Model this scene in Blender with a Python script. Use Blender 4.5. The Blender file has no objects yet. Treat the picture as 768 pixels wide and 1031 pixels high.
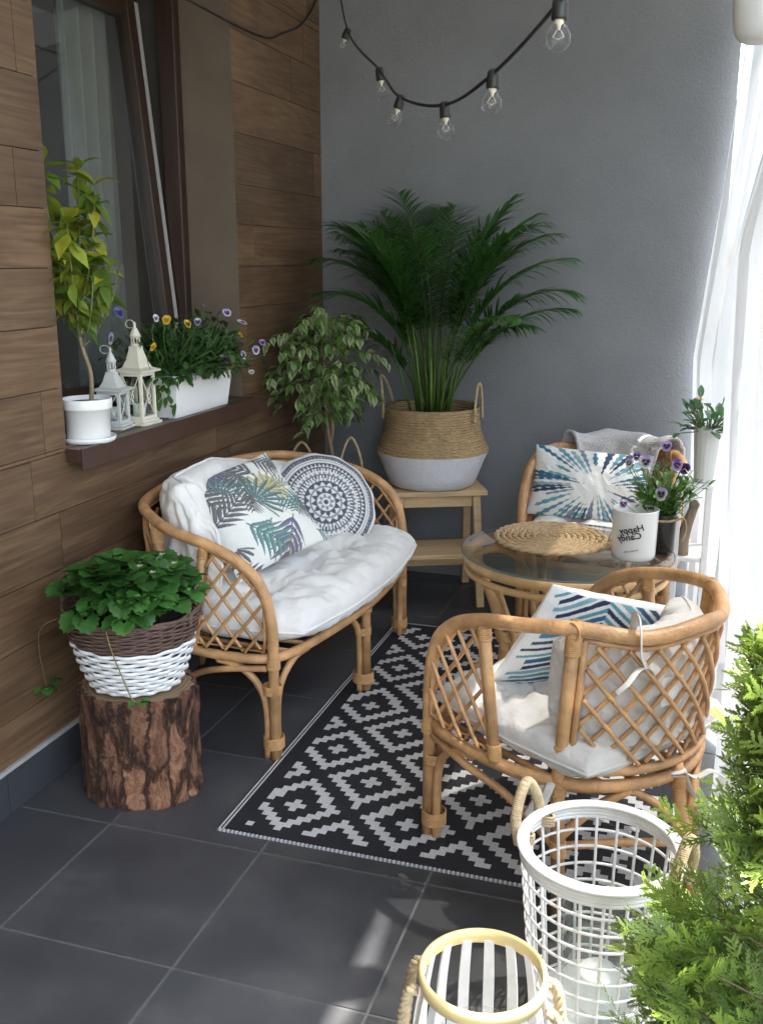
import bpy, math, random
import numpy as np
from mathutils import Vector, Matrix, noise as mnoise
random.seed(7)
scene = bpy.context.scene
COL = scene.collection
R = math.radians
def V(*a): return np.array(a, float)
def unit(v):
    v = np.asarray(v, float); n = np.linalg.norm(v)
    return v / n if n > 1e-9 else v

# ------------------------------------------------------------------ camera numbers
FPX, YAW, PITCH, EYE = 1000.0, R(17.71), R(14.18), V(0, 0, 1.5)
_f = V(-math.sin(YAW)*math.cos(PITCH), math.cos(YAW)*math.cos(PITCH), -math.sin(PITCH))
_r = unit(np.cross(_f, [0, 0, 1])); _u = np.cross(_r, _f)
def at(ax, val, x, y):
    """point seen at pixel (x, y) of the photo lying on the plane axis = val"""
    d = _f + _r*(x-384)/FPX - _u*(y-515.5)/FPX
    return EYE + d*((val-EYE[ax])/d[ax])

# ------------------------------------------------------------------ scene bookkeeping
def tag(o, label=None, cat=None, group=None, kind=None):
    if label: o['label'] = label
    if cat: o['category'] = cat
    if group: o['group'] = group
    if kind: o['kind'] = kind
    return o
def thing(name, loc, label, cat, rz=0, group=None):
    o = bpy.data.objects.new(name, None); COL.objects.link(o)
    o.empty_display_size = .05
    o.location = loc; o.rotation_euler = (0, 0, rz)
    return tag(o, label, cat, group)

class MB:
    def __init__(s): s.v = []; s.f = []; s.c = []; s.cur = None; s.sm = []; s.smooth = True
    def add(s, vs, fs, cols=None):
        b = len(s.v)
        s.v.extend([tuple(map(float, p)) for p in vs])
        s.f.extend([tuple(i+b for i in f) for f in fs])
        s.sm.extend([s.smooth]*len(fs))
        if cols is None: s.c.extend([s.cur or (1, 1, 1)]*len(vs))
        else: s.c.extend([tuple(map(float, c)) for c in cols])
    def tube(s, pts, r, seg=8, closed=False, caps=True, flat=1.0, up=None):
        P = [np.asarray(p, float) for p in pts]; n = len(P)
        rs = [r]*n if np.isscalar(r) else list(r)
        T = []
        for i in range(n):
            a = P[(i-1) % n] if closed or i > 0 else P[i]
            b = P[(i+1) % n] if closed or i < n-1 else P[i]
            T.append(unit(b-a))
        nrm = np.asarray(up, float) if up is not None else (V(0, 0, 1) if abs(T[0][2]) < .9 else V(1, 0, 0))
        vs = []
        for i in range(n):
            nrm = (np.asarray(up, float) if up is not None else nrm)
            nrm = unit(nrm - T[i]*np.dot(nrm, T[i])); b = np.cross(T[i], nrm)
            for k in range(seg):
                a = 2*math.pi*k/seg
                vs.append(P[i] + rs[i]*(math.cos(a)*b + math.sin(a)*nrm*flat))
        fs = []
        for i in range(n if closed else n-1):
            j = (i+1) % n
            for k in range(seg):
                l = (k+1) % seg
                fs.append((i*seg+k, i*seg+l, j*seg+l, j*seg+k))
        if caps and not closed:
            fs.append(tuple(range(seg-1, -1, -1))); fs.append(tuple((n-1)*seg+k for k in range(seg)))
        s.add(vs, fs)
    def box(s, lo, hi, M=None):
        (a, b, c), (d, e, f) = lo, hi
        vs = [V(x, y, z) for z in (c, f) for y in (b, e) for x in (a, d)]
        if M is not None: vs = [M(p) for p in vs]
        o = s.smooth; s.smooth = False
        s.add(vs, [(0, 2, 3, 1), (4, 5, 7, 6), (0, 1, 5, 4), (2, 6, 7, 3), (0, 4, 6, 2), (1, 3, 7, 5)])
        s.smooth = o
    def prism(s, quad_a, quad_b):
        """a solid between two quads"""
        o = s.smooth; s.smooth = False
        s.add(list(quad_a)+list(quad_b), [(3, 2, 1, 0), (4, 5, 6, 7), (0, 1, 5, 4), (1, 2, 6, 5), (2, 3, 7, 6), (3, 0, 4, 7)])
        s.smooth = o
    def lathe(s, prof, seg=32, c=(0, 0, 0), sq=None, rot=0):
        n = len(prof); vs = []
        for r, z in prof:
            for k in range(seg):
                a = 2*math.pi*k/seg + rot
                x, y = r*math.cos(a), r*math.sin(a)
                vs.append((c[0]+x, c[1]+y, c[2]+z))
        fs = [(i*seg+k, i*seg+(k+1) % seg, (i+1)*seg+(k+1) % seg, (i+1)*seg+k) for i in range(n-1) for k in range(seg)]
        s.add(vs, fs)
    def disc(s, r, z, seg=32, c=(0, 0, 0), dn=False):
        vs = [(c[0]+r*math.cos(2*math.pi*k/seg), c[1]+r*math.sin(2*math.pi*k/seg), c[2]+z) for k in range(seg)]
        s.add(vs, [tuple(range(seg))[::-1] if dn else tuple(range(seg))])
    def grid(s, fn, nu, nv, cols=None):
        vs = [fn(i/(nu-1), j/(nv-1)) for j in range(nv) for i in range(nu)]
        fs = [(j*nu+i, j*nu+i+1, (j+1)*nu+i+1, (j+1)*nu+i) for j in range(nv-1) for i in range(nu-1)]
        s.add(vs, fs, cols)
    def leaf(s, base, d, up, L, W, fold=.25, droop=.3, seg=4, prof=None, c0=None, c1=None, edge=None):
        """a leaf blade, midrib from base along d; prof gives half width along it"""
        d = unit(d); side = unit(np.cross(d, up)); n = np.cross(side, d)
        prof = prof or [0.12, .8, 1, .75, 0.02]
        m = len(prof); vs = []; cols = []; p = np.asarray(base, float).copy(); dd = d.copy(); st = L/(m-1)
        for i, w in enumerate(prof):
            nn = np.cross(side, dd)
            hw = W*.5*w
            vs += [p - side*hw + nn*hw*fold, p, p + side*hw + nn*hw*fold]
            cc = c0 or (s.cur or (1, 1, 1)); ec = edge or c1 or cc
            cols += [ec, cc, ec]
            dd = unit(dd - n*droop/(m-1)*1.2 - V(0, 0, droop*.3/(m-1)))
            p = p + dd*st
        fs = []
        for i in range(m-1):
            a = i*3
            fs += [(a, a+1, a+4, a+3), (a+1, a+2, a+5, a+4)]
        s.add(vs, fs, cols)
    def build(s, name, mat, parent=None, bevel=0, sub=0, solid=0, bseg=2):
        me = bpy.data.meshes.new(name)
        me.from_pydata(s.v, [], s.f)
        me.polygons.foreach_set('use_smooth', np.array(s.sm, bool))
        at_ = me.color_attributes.new('Col', 'FLOAT_COLOR', 'POINT')
        c = np.ones((len(s.v), 4), np.float32)
        if s.c: c[:, :3] = np.array(s.c, np.float32)
        at_.data.foreach_set('color', c.ravel())
        me.update()
        o = bpy.data.objects.new(name, me); COL.objects.link(o)
        for m in (mat if isinstance(mat, (list, tuple)) else [mat]): me.materials.append(m)
        if parent is not None: o.parent = parent
        if solid:
            m = o.modifiers.new('solid', 'SOLIDIFY'); m.thickness = solid; m.offset = 0
        if bevel:
            m = o.modifiers.new('bev', 'BEVEL'); m.width = bevel; m.segments = bseg; m.limit_method = 'ANGLE'; m.angle_limit = R(40)
        if sub:
            m = o.modifiers.new('sub', 'SUBSURF'); m.levels = sub; m.render_levels = sub
        return o

def spline(pts, n=8, closed=False):
    P = [np.asarray(p, float) for p in pts]; N = len(P); out = []
    for i in range(N if closed else N-1):
        g = (lambda k: P[k % N]) if closed else (lambda k: P[min(max(k, 0), N-1)])
        a, b, c, d = g(i-1), g(i), g(i+1), g(i+2)
        for k in range(n):
            t = k/n
            out.append(.5*((2*b)+(-a+c)*t+(2*a-5*b+4*c-d)*t*t+(-a+3*b-3*c+d)*t**3))
    if not closed: out.append(P[-1])
    return out
def circle(r, z, n=40, c=(0, 0)):
    return [V(c[0]+r*math.cos(2*math.pi*k/n), c[1]+r*math.sin(2*math.pi*k/n), z) for k in range(n)]
def fbm(p, o=3): return mnoise.fractal(Vector(p), 1.0, 2.0, o)
def coil(mb, p0, p1, r, turns, wire, seg=5):
    """a binding wound round a rod between two points"""
    p0, p1 = np.asarray(p0, float), np.asarray(p1, float); t = unit(p1-p0)
    a = unit(np.cross(t, V(0, 0, 1) if abs(t[2]) < .9 else V(1, 0, 0))); b = np.cross(t, a)
    n = turns*10
    mb.tube([p0+(p1-p0)*k/n + r*(math.cos(2*math.pi*k/10)*a+math.sin(2*math.pi*k/10)*b) for k in range(n+1)], wire, seg)
def rope(mb, pts, r, strands=2, pitch=.03, seg=6):
    P = [np.asarray(p, float) for p in pts]
    L = [0]
    for i in range(1, len(P)): L.append(L[-1]+np.linalg.norm(P[i]-P[i-1]))
    n = max(12, int(L[-1]/pitch*8))
    Q = [V(*[np.interp(L[-1]*k/n, L, [p[j] for p in P]) for j in range(3)]) for k in range(n+1)]
    for s_ in range(strands):
        out = []
        for k in range(n+1):
            t = unit(Q[min(k+1, n)]-Q[max(k-1, 0)])
            a = unit(np.cross(t, V(.31, .2, .93))); b = np.cross(t, a)
            an = 2*math.pi*(L[-1]*k/n/pitch + s_/strands)
            out.append(Q[k]+r*.55*(math.cos(an)*a+math.sin(an)*b))
        mb.tube(out, r*.62, seg)

# ------------------------------------------------------------------ materials
def nt(name):
    m = bpy.data.materials.new(name); m.use_nodes = True
    t = m.node_tree; t.nodes.clear()
    return m, t, t.nodes, t.links
def link(l, a, b): l.new(a, b)
def ramp(n, stops, interp='LINEAR'):
    r = n.new('ShaderNodeValToRGB'); e = r.color_ramp; e.interpolation = interp
    while len(e.elements) > 1: e.elements.remove(e.elements[-1])
    for i, (p, c) in enumerate(stops):
        el = e.elements[0] if i == 0 else e.elements.new(p)
        el.position = p; el.color = (*c, 1) if len(c) == 3 else c
    return r
def mat(name, col=(.5, .5, .5), rough=.6, var=.15, scale=8, bump=0, bscale=60, stretch=(1, 1, 1), attr=False,
        trans=0, metal=0, spec=.5, coat=0, var2=0, scale2=2, sheen=0, ao=None, wave=None, hue=0, transp=0):
    m, t, n, l = nt(name)
    out = n.new('ShaderNodeOutputMaterial'); b = n.new('ShaderNodeBsdfPrincipled')
    b.inputs['Roughness'].default_value = rough; b.inputs['Metallic'].default_value = metal
    b.inputs['Specular IOR Level'].default_value = spec
    if coat: b.inputs['Coat Weight'].default_value = coat; b.inputs['Coat Roughness'].default_value = .15
    if sheen: b.inputs['Sheen Weight'].default_value = sheen
    tc = n.new('ShaderNodeTexCoord'); mp = n.new('ShaderNodeMapping'); mp.inputs['Scale'].default_value = stretch
    link(l, tc.outputs['Object'], mp.inputs['Vector'])
    nz = n.new('ShaderNodeTexNoise'); nz.inputs['Scale'].default_value = scale; nz.inputs['Detail'].default_value = 5
    link(l, mp.outputs[0], nz.inputs['Vector'])
    mr = n.new('ShaderNodeMapRange'); mr.inputs[1].default_value = .25; mr.inputs[2].default_value = .75
    mr.inputs[3].default_value = 1-var; mr.inputs[4].default_value = 1+var
    link(l, nz.outputs['Fac'], mr.inputs[0]); fac = mr.outputs[0]
    if var2:
        n2 = n.new('ShaderNodeTexNoise'); n2.inputs['Scale'].default_value = scale2; n2.inputs['Detail'].default_value = 3
        link(l, tc.outputs['Object'], n2.inputs['Vector'])
        m2 = n.new('ShaderNodeMapRange'); m2.inputs[1].default_value = .3; m2.inputs[2].default_value = .7
        m2.inputs[3].default_value = 1-var2; m2.inputs[4].default_value = 1+var2
        link(l, n2.outputs['Fac'], m2.inputs[0])
        mu = n.new('ShaderNodeMath'); mu.operation = 'MULTIPLY'
        link(l, fac, mu.inputs[0]); link(l, m2.outputs[0], mu.inputs[1]); fac = mu.outputs[0]
    vm = n.new('ShaderNodeVectorMath'); vm.operation = 'SCALE'
    if attr:
        a = n.new('ShaderNodeAttribute'); a.attribute_name = 'Col'
        link(l, a.outputs['Color'], vm.inputs[0])
    else:
        vm.inputs[0].default_value = col
    link(l, fac, vm.inputs['Scale'])
    link(l, vm.outputs[0], b.inputs['Base Color'])
    if bump:
        nb = n.new('ShaderNodeTexNoise'); nb.inputs['Scale'].default_value = bscale; nb.inputs['Detail'].default_value = 4
        link(l, mp.outputs[0], nb.inputs['Vector'])
        bp = n.new('ShaderNodeBump'); bp.inputs['Strength'].default_value = bump; bp.inputs['Distance'].default_value = .01
        h = nb.outputs['Fac']
        if wave:
            w = n.new('ShaderNodeTexWave'); w.inputs['Scale'].default_value = wave; w.inputs['Distortion'].default_value = 1.5
            w.bands_direction = 'Z'
            link(l, tc.outputs['Object'], w.inputs['Vector'])
            ad = n.new('ShaderNodeMath'); ad.operation = 'ADD'
            link(l, h, ad.inputs[0]); link(l, w.outputs['Fac'], ad.inputs[1]); h = ad.outputs[0]
        link(l, h, bp.inputs['Height']); link(l, bp.outputs[0], b.inputs['Normal'])
    sh = b.outputs[0]
    if trans:
        tr = n.new('ShaderNodeBsdfTranslucent'); link(l, vm.outputs[0], tr.inputs['Color'])
        mx = n.new('ShaderNodeMixShader'); mx.inputs[0].default_value = trans
        link(l, sh, mx.inputs[1]); link(l, tr.outputs[0], mx.inputs[2]); sh = mx.outputs[0]
    if transp:
        tp = n.new('ShaderNodeBsdfTransparent')
        mx = n.new('ShaderNodeMixShader'); mx.inputs[0].default_value = transp
        link(l, sh, mx.inputs[1]); link(l, tp.outputs[0], mx.inputs[2]); sh = mx.outputs[0]
    link(l, sh, out.inputs['Surface'])
    return m
def glass(name, tint=(.95, .97, .96), ior=1.45, rough=.02, floor_=0.0):
    m, t, n, l = nt(name)
    out = n.new('ShaderNodeOutputMaterial'); tp = n.new('ShaderNodeBsdfTransparent'); tp.inputs[0].default_value = (*tint, 1)
    gl = n.new('ShaderNodeBsdfGlossy'); gl.inputs['Roughness'].default_value = rough
    lw = n.new('ShaderNodeLayerWeight'); lw.inputs['Blend'].default_value = .5
    pw_ = n.new('ShaderNodeMath'); pw_.operation = 'POWER'; pw_.inputs[1].default_value = 4.5
    link(l, lw.outputs['Facing'], pw_.inputs[0])
    ad = n.new('ShaderNodeMath'); ad.operation = 'MULTIPLY_ADD'; ad.inputs[1].default_value = .75; ad.inputs[2].default_value = floor_+.03; ad.use_clamp = True
    link(l, pw_.outputs[0], ad.inputs[0])
    mx = n.new('ShaderNodeMixShader'); link(l, ad.outputs[0], mx.inputs[0])
    link(l, tp.outputs[0], mx.inputs[1]); link(l, gl.outputs[0], mx.inputs[2]); link(l, mx.outputs[0], out.inputs[0])
    return m

M = {}
M['rattan'] = mat('rattan', (.53, .295, .13), .45, .26, 22, .3, 130, (1, 1, 1), var2=.25, scale2=7, coat=.06)
M['binding'] = mat('cane_binding', (.56, .32, .13), .5, .2, 60, .2, 200)
M['rattan_pale'] = mat('pale_rattan', (.56, .35, .15), .4, .2, 14, .12, 90, var2=.15, scale2=6, coat=.12)
M['cotton'] = mat('white_cotton', (.80, .785, .75), .9, .05, 10, .5, 22, sheen=.2, var2=.04, scale2=6)
M['linen'] = mat('grey_linen', (.62, .60, .56), .9, .06, 30, .3, 60, sheen=.2)
M['print'] = mat('printed_cotton', attr=True, rough=.88, var=.06, scale=200, bump=.4, bscale=30, sheen=.15)
M['rugcol'] = mat('woven_plastic_rug', attr=True, rough=.75, var=.16, scale=160, bump=.5, bscale=260)
M['pine'] = mat('light_pine', (.60, .42, .23), .5, .14, 5, .05, 40, (1.5, 14, 14), var2=.08, scale2=2)
M['white_plastic'] = mat('white_plastic', (.80, .80, .79), .35, .03, 5)
M['cream_metal'] = mat('cream_metal', (.70, .66, .54), .5, .08, 20)
M['grey_metal'] = mat('pale_grey_metal', (.56, .56, .54), .5, .08, 20)
M['white_wood'] = mat('white_painted_wood', (.80, .79, .77), .5, .08, 25, .1, 60)
M['brown_frame'] = mat('brown_window_foil', (.036, .019, .013), .35, .2, 6, .05, 50, (10, 10, 1))
M['sill'] = mat('brown_sill', (.060, .030, .022), .3, .15, 8, .03, 60)
M['soil'] = mat('potting_soil', (.03, .021, .015), .95, .5, 60, 1, 80)
M['leaf'] = mat('leaf', attr=True, rough=.42, var=.22, scale=25, trans=.28, var2=.1)
M['petal'] = mat('petal', attr=True, rough=.7, var=.06, scale=40, trans=.3)
M['stem'] = mat('stem', attr=True, rough=.6, var=.2, scale=30)
M['seagrass'] = mat('seagrass', (.46, .31, .155), .8, .3, 70, .8, 70, (1, 1, 2.2), wave=28, var2=.12, scale2=9)
M['seagrass_white'] = mat('white_dipped_seagrass', (.74, .74, .77), .75, .05, 70, .45, 110, (1, 1, 1.5))
M['jute'] = mat('jute_rope', (.48, .36, .20), .9, .25, 60, .5, 150)
M['rope_pale'] = mat('pale_jute_rope', (.55, .43, .26), .9, .22, 60, .5, 150)
M['black_rubber'] = mat('black_rubber', (.012, .012, .013), .45, .1, 20)
M['clear'] = glass('clear_glass', floor_=.02)
M['tabletop'] = glass('table_glass', (.965, .968, .966), 1.5, .01, .03)
M['edge_glass'] = mat('green_glass_edge', (.16, .21, .19), .1, .05, 5, trans=.4)
M['window_glass'] = glass('window_glass', (.82, .85, .85), 1.52, .012, .13)
M['bulb_glass'] = glass('bulb_glass', (.95, .95, .94), 1.55, .02, .0)
M['wicker_brown'] = mat('brown_wicker', (.125, .075, .056), .7, .35, 60, .3, 120)
M['wicker_white'] = mat('white_wicker', (.80, .80, .79), .6, .07, 40, .2, 120)
M['bamboo'] = mat('bamboo_strip', (.72, .57, .26), .4, .12, 12, .08, 60)
M['curtain'] = mat('sheer_white_curtain', (.70, .72, .745), .9, .03, 10, .2, 300, trans=.08, transp=.13)
M['net'] = mat('indoor_net_curtain', (.75, .74, .72), .9, .05, 10, trans=.3)
M['wax'] = mat('white_wax_glass', (.78, .79, .77), .25, .03, 6, coat=.5)
M['ink'] = mat('black_ink', (.02, .02, .022), .6, .1, 10)
M['placemat'] = mat('water_hyacinth', (.50, .35, .19), .8, .3, 50, .5, 130)
M['throw'] = mat('fluffy_grey_throw', (.62, .60, .59), .95, .15, 120, .9, 160, sheen=.5)
M['driftwood'] = mat('grey_driftwood', (.22, .17, .12), .85, .4, 25, .5, 60, (1, 1, .3))
M['dark_glass'] = glass('dark_jar_glass', (.12, .12, .13), 1.5, .03, .03)
M['white_enamel'] = mat('white_enamel', (.62, .62, .60), .35, .04, 8)
# ================================================================== SETTING
WX, DY = -1.75, 4.56          # plane of the wooden wall, plane of the grey wall
CEIL = 2.72
# ---- floor
def floor_material():
    m, t, n, l = nt('anthracite_tiles')
    out = n.new('ShaderNodeOutputMaterial'); b = n.new('ShaderNodeBsdfPrincipled')
    tc = n.new('ShaderNodeTexCoord')
    a = n.new('ShaderNodeAttribute'); a.attribute_name = 'Col'
    n1 = n.new('ShaderNodeTexNoise'); n1.inputs['Scale'].default_value = 2.2; n1.inputs['Detail'].default_value = 7; n1.inputs['Roughness'].default_value = .62
    n2 = n.new('ShaderNodeTexNoise'); n2.inputs['Scale'].default_value = 70; n2.inputs['Detail'].default_value = 3
    link(l, tc.outputs['Object'], n1.inputs['Vector']); link(l, tc.outputs['Object'], n2.inputs['Vector'])
    r = ramp(n, [(.28, (.030, .031, .034)), (.5, (.056, .057, .060)), (.66, (.088, .087, .085)), (.78, (.13, .128, .122))])
    link(l, n1.outputs['Fac'], r.inputs[0])
    mx = n.new('ShaderNodeMix'); mx.data_type = 'RGBA'; mx.blend_type = 'MULTIPLY'; mx.inputs[0].default_value = 1
    link(l, r.outputs[0], mx.inputs[6]); link(l, a.outputs['Color'], mx.inputs[7])
    m3 = n.new('ShaderNodeMapRange'); m3.inputs[1].default_value = .3; m3.inputs[2].default_value = .7; m3.inputs[3].default_value = .26; m3.inputs[4].default_value = .62
    link(l, n1.outputs['Fac'], m3.inputs[0]); link(l, m3.outputs[0], b.inputs['Roughness'])
    bp = n.new('ShaderNodeBump'); bp.inputs['Strength'].default_value = .12; bp.inputs['Distance'].default_value = .004
    link(l, n2.outputs['Fac'], bp.inputs['Height']); link(l, bp.outputs[0], b.inputs['Normal'])
    link(l, mx.outputs[2], b.inputs['Base Color']); link(l, b.outputs[0], out.inputs[0])
    return m
TX, TY, GX, GY, GR = .448, .46, -1.45, 1.635, .006
fl = MB(); fl.smooth = False
xs = [WX] + [GX+TX*i for i in range(0, 5)]; xs = [x for x in xs if x < .42]; xs.append(.42)
ys = [GY+TY*j for j in range(-9, 8)]; ys = [y for y in ys if y < DY-.02]; ys.append(DY)
rr = random.Random(3)
for i in range(len(xs)-1):
    for j in range(len(ys)-1):
        k = rr.uniform(.88, 1.14); fl.cur = (k, k, k*rr.uniform(.98, 1.05))
        x0, x1, y0, y1 = xs[i]+GR/2, xs[i+1]-GR/2, ys[j]+GR/2, ys[j+1]-GR/2
        e = .0015
        fl.add([(x0, y0, -.003), (x1, y0, -.003), (x1, y1, -.003), (x0, y1, -.003), (x0+e, y0+e, 0), (x1-e, y0+e, 0), (x1-e, y1-e, 0), (x0+e, y1-e, 0)],
               [(4, 5, 6, 7), (0, 1, 5, 4), (1, 2, 6, 5), (2, 3, 7, 6), (3, 0, 4, 7)])
tag(fl.build('floor', floor_material()), kind='structure')
g = MB(); g.smooth = False; g.box((WX-.2, ys[0]-.02, -.2), (.44, DY+.2, -.0025))
tag(g.build('floor_grout', mat('grout', (.12, .12, .118), .9, .2, 30)), kind='structure')
# ---- ground outside
gm, t, n, l = nt('lawn')
out = n.new('ShaderNodeOutputMaterial'); b = n.new('ShaderNodeBsdfPrincipled'); b.inputs['Roughness'].default_value = .95
tc = n.new('ShaderNodeTexCoord'); nz = n.new('ShaderNodeTexNoise'); nz.inputs['Scale'].default_value = .9; nz.inputs['Detail'].default_value = 8
link(l, tc.outputs['Object'], nz.inputs['Vector'])
r = ramp(n, [(.3, (.17, .17, .13)), (.7, (.32, .31, .26))]); link(l, nz.outputs['Fac'], r.inputs[0])
link(l, r.outputs[0], b.inputs['Base Color']); link(l, b.outputs[0], out.inputs[0])
gr = MB(); gr.smooth = False
gr.add([(-250, -250, -.21), (250, -250, -.21), (250, 250, -.21), (-250, 250, -.21)], [(0, 1, 2, 3)])
tag(gr.build('ground', gm), kind='structure')

# ---- wooden wall of plank tiles with its dark skirting and the window opening
def plank_material():
    m, t, n, l = nt('wood_look_planks')
    out = n.new('ShaderNodeOutputMaterial'); b = n.new('ShaderNodeBsdfPrincipled'); b.inputs['Roughness'].default_value = .55
    a = n.new('ShaderNodeAttribute'); a.attribute_name = 'Col'
    sep = n.new('ShaderNodeSeparateColor'); link(l, a.outputs['Color'], sep.inputs[0])
    tc = n.new('ShaderNodeTexCoord')
    off = n.new('ShaderNodeCombineXYZ')
    k1 = n.new('ShaderNodeMath'); k1.operation = 'MULTIPLY'; k1.inputs[1].default_value = 37; link(l, sep.outputs[1], k1.inputs[0])
    k2 = n.new('ShaderNodeMath'); k2.operation = 'MULTIPLY'; k2.inputs[1].default_value = 19; link(l, sep.outputs[2], k2.inputs[0])
    link(l, k1.outputs[0], off.inputs[1]); link(l, k2.outputs[0], off.inputs[2])
    ad = n.new('ShaderNodeVectorMath'); link(l, tc.outputs['Object'], ad.inputs[0]); link(l, off.outputs[0], ad.inputs[1])
    mp = n.new('ShaderNodeMapping'); mp.inputs['Scale'].default_value = (1, .55, 6); link(l, ad.outputs[0], mp.inputs[0])
    n1 = n.new('ShaderNodeTexNoise'); n1.inputs['Scale'].default_value = 1.6; n1.inputs['Detail'].default_value = 4; n1.inputs['Distortion'].default_value = .6
    link(l, mp.outputs[0], n1.inputs['Vector'])
    w = n.new('ShaderNodeMath'); w.operation = 'MULTIPLY'; w.inputs[1].default_value = 16; link(l, n1.outputs['Fac'], w.inputs[0])
    fr = n.new('ShaderNodeMath'); fr.operation = 'PINGPONG'; fr.inputs[1].default_value = 1; link(l, w.outputs[0], fr.inputs[0])
    mp2 = n.new('ShaderNodeMapping'); mp2.inputs['Scale'].default_value = (1, 2.6, 70); link(l, ad.outputs[0], mp2.inputs[0])
    n2 = n.new('ShaderNodeTexNoise'); n2.inputs['Scale'].default_value = 1.2; n2.inputs['Detail'].default_value = 5; link(l, mp2.outputs[0], n2.inputs['Vector'])
    mxf = n.new('ShaderNodeMix'); mxf.inputs[0].default_value = .80; link(l, fr.outputs[0], mxf.inputs[2]); link(l, n2.outputs['Fac'], mxf.inputs[3])
    n3 = n.new('ShaderNodeTexNoise'); n3.inputs['Scale'].default_value = 2.4; n3.inputs['Detail'].default_value = 3; link(l, ad.outputs[0], n3.inputs['Vector'])
    mx3 = n.new('ShaderNodeMix'); mx3.inputs[0].default_value = .42; link(l, mxf.outputs[0], mx3.inputs[2]); link(l, n3.outputs['Fac'], mx3.inputs[3])
    r = ramp(n, [(.2, (.040, .020, .009)), (.45, (.100, .056, .028)), (.6, (.148, .088, .046)), (.82, (.23, .152, .088))])
    link(l, mx3.outputs[0], r.inputs[0])
    vm = n.new('ShaderNodeVectorMath'); vm.operation = 'SCALE'; link(l, r.outputs[0], vm.inputs[0]); link(l, sep.outputs[0], vm.inputs['Scale'])
    link(l, vm.outputs[0], b.inputs['Base Color'])
    bp = n.new('ShaderNodeBump'); bp.inputs['Strength'].default_value = .35; bp.inputs['Distance'].default_value = .004
    link(l, mx3.outputs[0], bp.inputs['Height']); link(l, bp.outputs[0], b.inputs['Normal'])
    link(l, b.outputs[0], out.inputs[0]); return m
WY0, WY1, WZ0, WZ1 = 2.45, 3.64, .972, 2.5      # the window opening
wall = thing('wood_wall', (WX, 2, 0), 'brown wood plank wall on the left with the window in it', 'wall')
pw = MB(); rr = random.Random(11)
zs = [.135]
for z_ in (.262, .45, .62, .79, .96, 1.147, 1.321, 1.482, 1.641, 1.79, 1.978, 2.16, 2.34, 2.53, CEIL): zs.append(z_)
def plank(y0, y1, z0, z1):
    if y1-y0 < .01 or z1-z0 < .01: return
    pw.cur = (rr.uniform(.78, 1.15), rr.random(), rr.random())
    e, d = .0012, .012
    pw.box((-.03, y0+e-2, z0+e), (0, y1-e-2, z1-e))
for k in range(len(zs)-1):
    z0, z1 = zs[k], zs[k+1]
    cuts = [-2.2]; o = rr.uniform(0, 1.1) - 2.2
    if k == 5: o = 2.35 - 1.12*4
    if k == 4: o = 2.28 - 1.12*4
    y = o
    while y < DY: 
        if y > cuts[-1]+.05: cuts.append(y)
        y += 1.12
    cuts.append(DY)
    for a, c in zip(cuts[:-1], cuts[1:]):
        for (za, zb) in ([(z0, z1)] if z1 <= WZ0 or z0 >= WZ1 else ([(z0, WZ0)] if z0 < WZ0 else []) + [(max(z0, WZ0), min(z1, WZ1))] + ([(WZ1, z1)] if z1 > WZ1 else [])):
            if zb <= WZ0 or za >= WZ1: plank(a, c, za, zb)
            else:
                st = rr.getstate()
                if a < WY0: plank(a, min(c, WY0), za, zb)
                rr.setstate(st)
                if c > WY1: plank(max(a, WY1), c, za, zb)
pw.build('planks', plank_material(), wall)
core = MB(); core.smooth = False
X0, X1 = -.45, -.0303
for (a, c, za, zb) in ((-2.2, WY0-.002, 0, CEIL), (WY1+.002, DY, 0, CEIL), (WY0-.002, WY1+.002, 0, WZ0-.002), (WY0-.002, WY1+.002, WZ1+.002, CEIL)):
    core.box((X0, a-2, za), (X1, c-2, zb))
core.build('masonry', mat('wall_plaster', (.055, .05, .044), .9, .15, 4, .2, 80), wall)
rv = MB()
for (a, c) in ((WY1-.001, WY1+.018), (WY0-.018, WY0+.001)):
    rv.box((-.21, a-2, WZ0), (-.0015, c-2, WZ1))
rv.build('window_reveal', mat('taupe_reveal_plaster', (.15, .115, .085), .85, .12, 5, .25, 120), wall)
sk = MB(); sk.smooth = False
y = -2.0
while y < DY:
    sk.box((0, y-2+.0015, .001), (.010, min(y+.45, DY-.001)-2-.0015, .122)); y += .45
sk.build('skirting', mat('skirting_tile', (.045, .047, .052), .45, .15, 6), wall, bevel=.001)
sg = MB(); sg.smooth = False; sg.box((-.002, -4, .1225), (.0085, DY-2.002, .1345)); sg.build('skirting_joint', mat('silicone_joint', (.36, .35, .33), .6, .1, 20), wall)

# ---- grey plaster wall
gw = MB(); gw.smooth = False
gw.box((-2.2, DY, -.2), (.06, DY+.25, CEIL))
tag(gw.build('grey_wall', mat('grey_plaster', (.228, .233, .243), .88, .06, 5, .3, 110, var2=.09, scale2=1.5)), 'plain dark grey plaster wall at the far end behind the palm', 'wall')
# ---- ceiling, and an added wall behind the viewer that keeps light out
c = MB(); c.smooth = False
c.box((-2.2, -2.2, CEIL+.002), (.285, 2.9, CEIL+.22)); c.box((-2.2, 2.9, CEIL+.002), (.29, DY+.25, CEIL+.22))  # unseen outer edge placed to limit how far the sun reaches in
tag(c.build('ceiling', mat('ceiling_plaster', (.8, .8, .8), .9, .04, 5)), kind='structure')
c = MB(); c.smooth = False; c.box((-2.2, -2.45, -.2), (.06, -2.2, CEIL))
tag(c.build('rear_light_blocker', mat('rear_blocker_plaster', (.3, .305, .315), .9, .05, 5)), 'added unseen grey wall blocking light from behind the viewer', 'wall')
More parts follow.
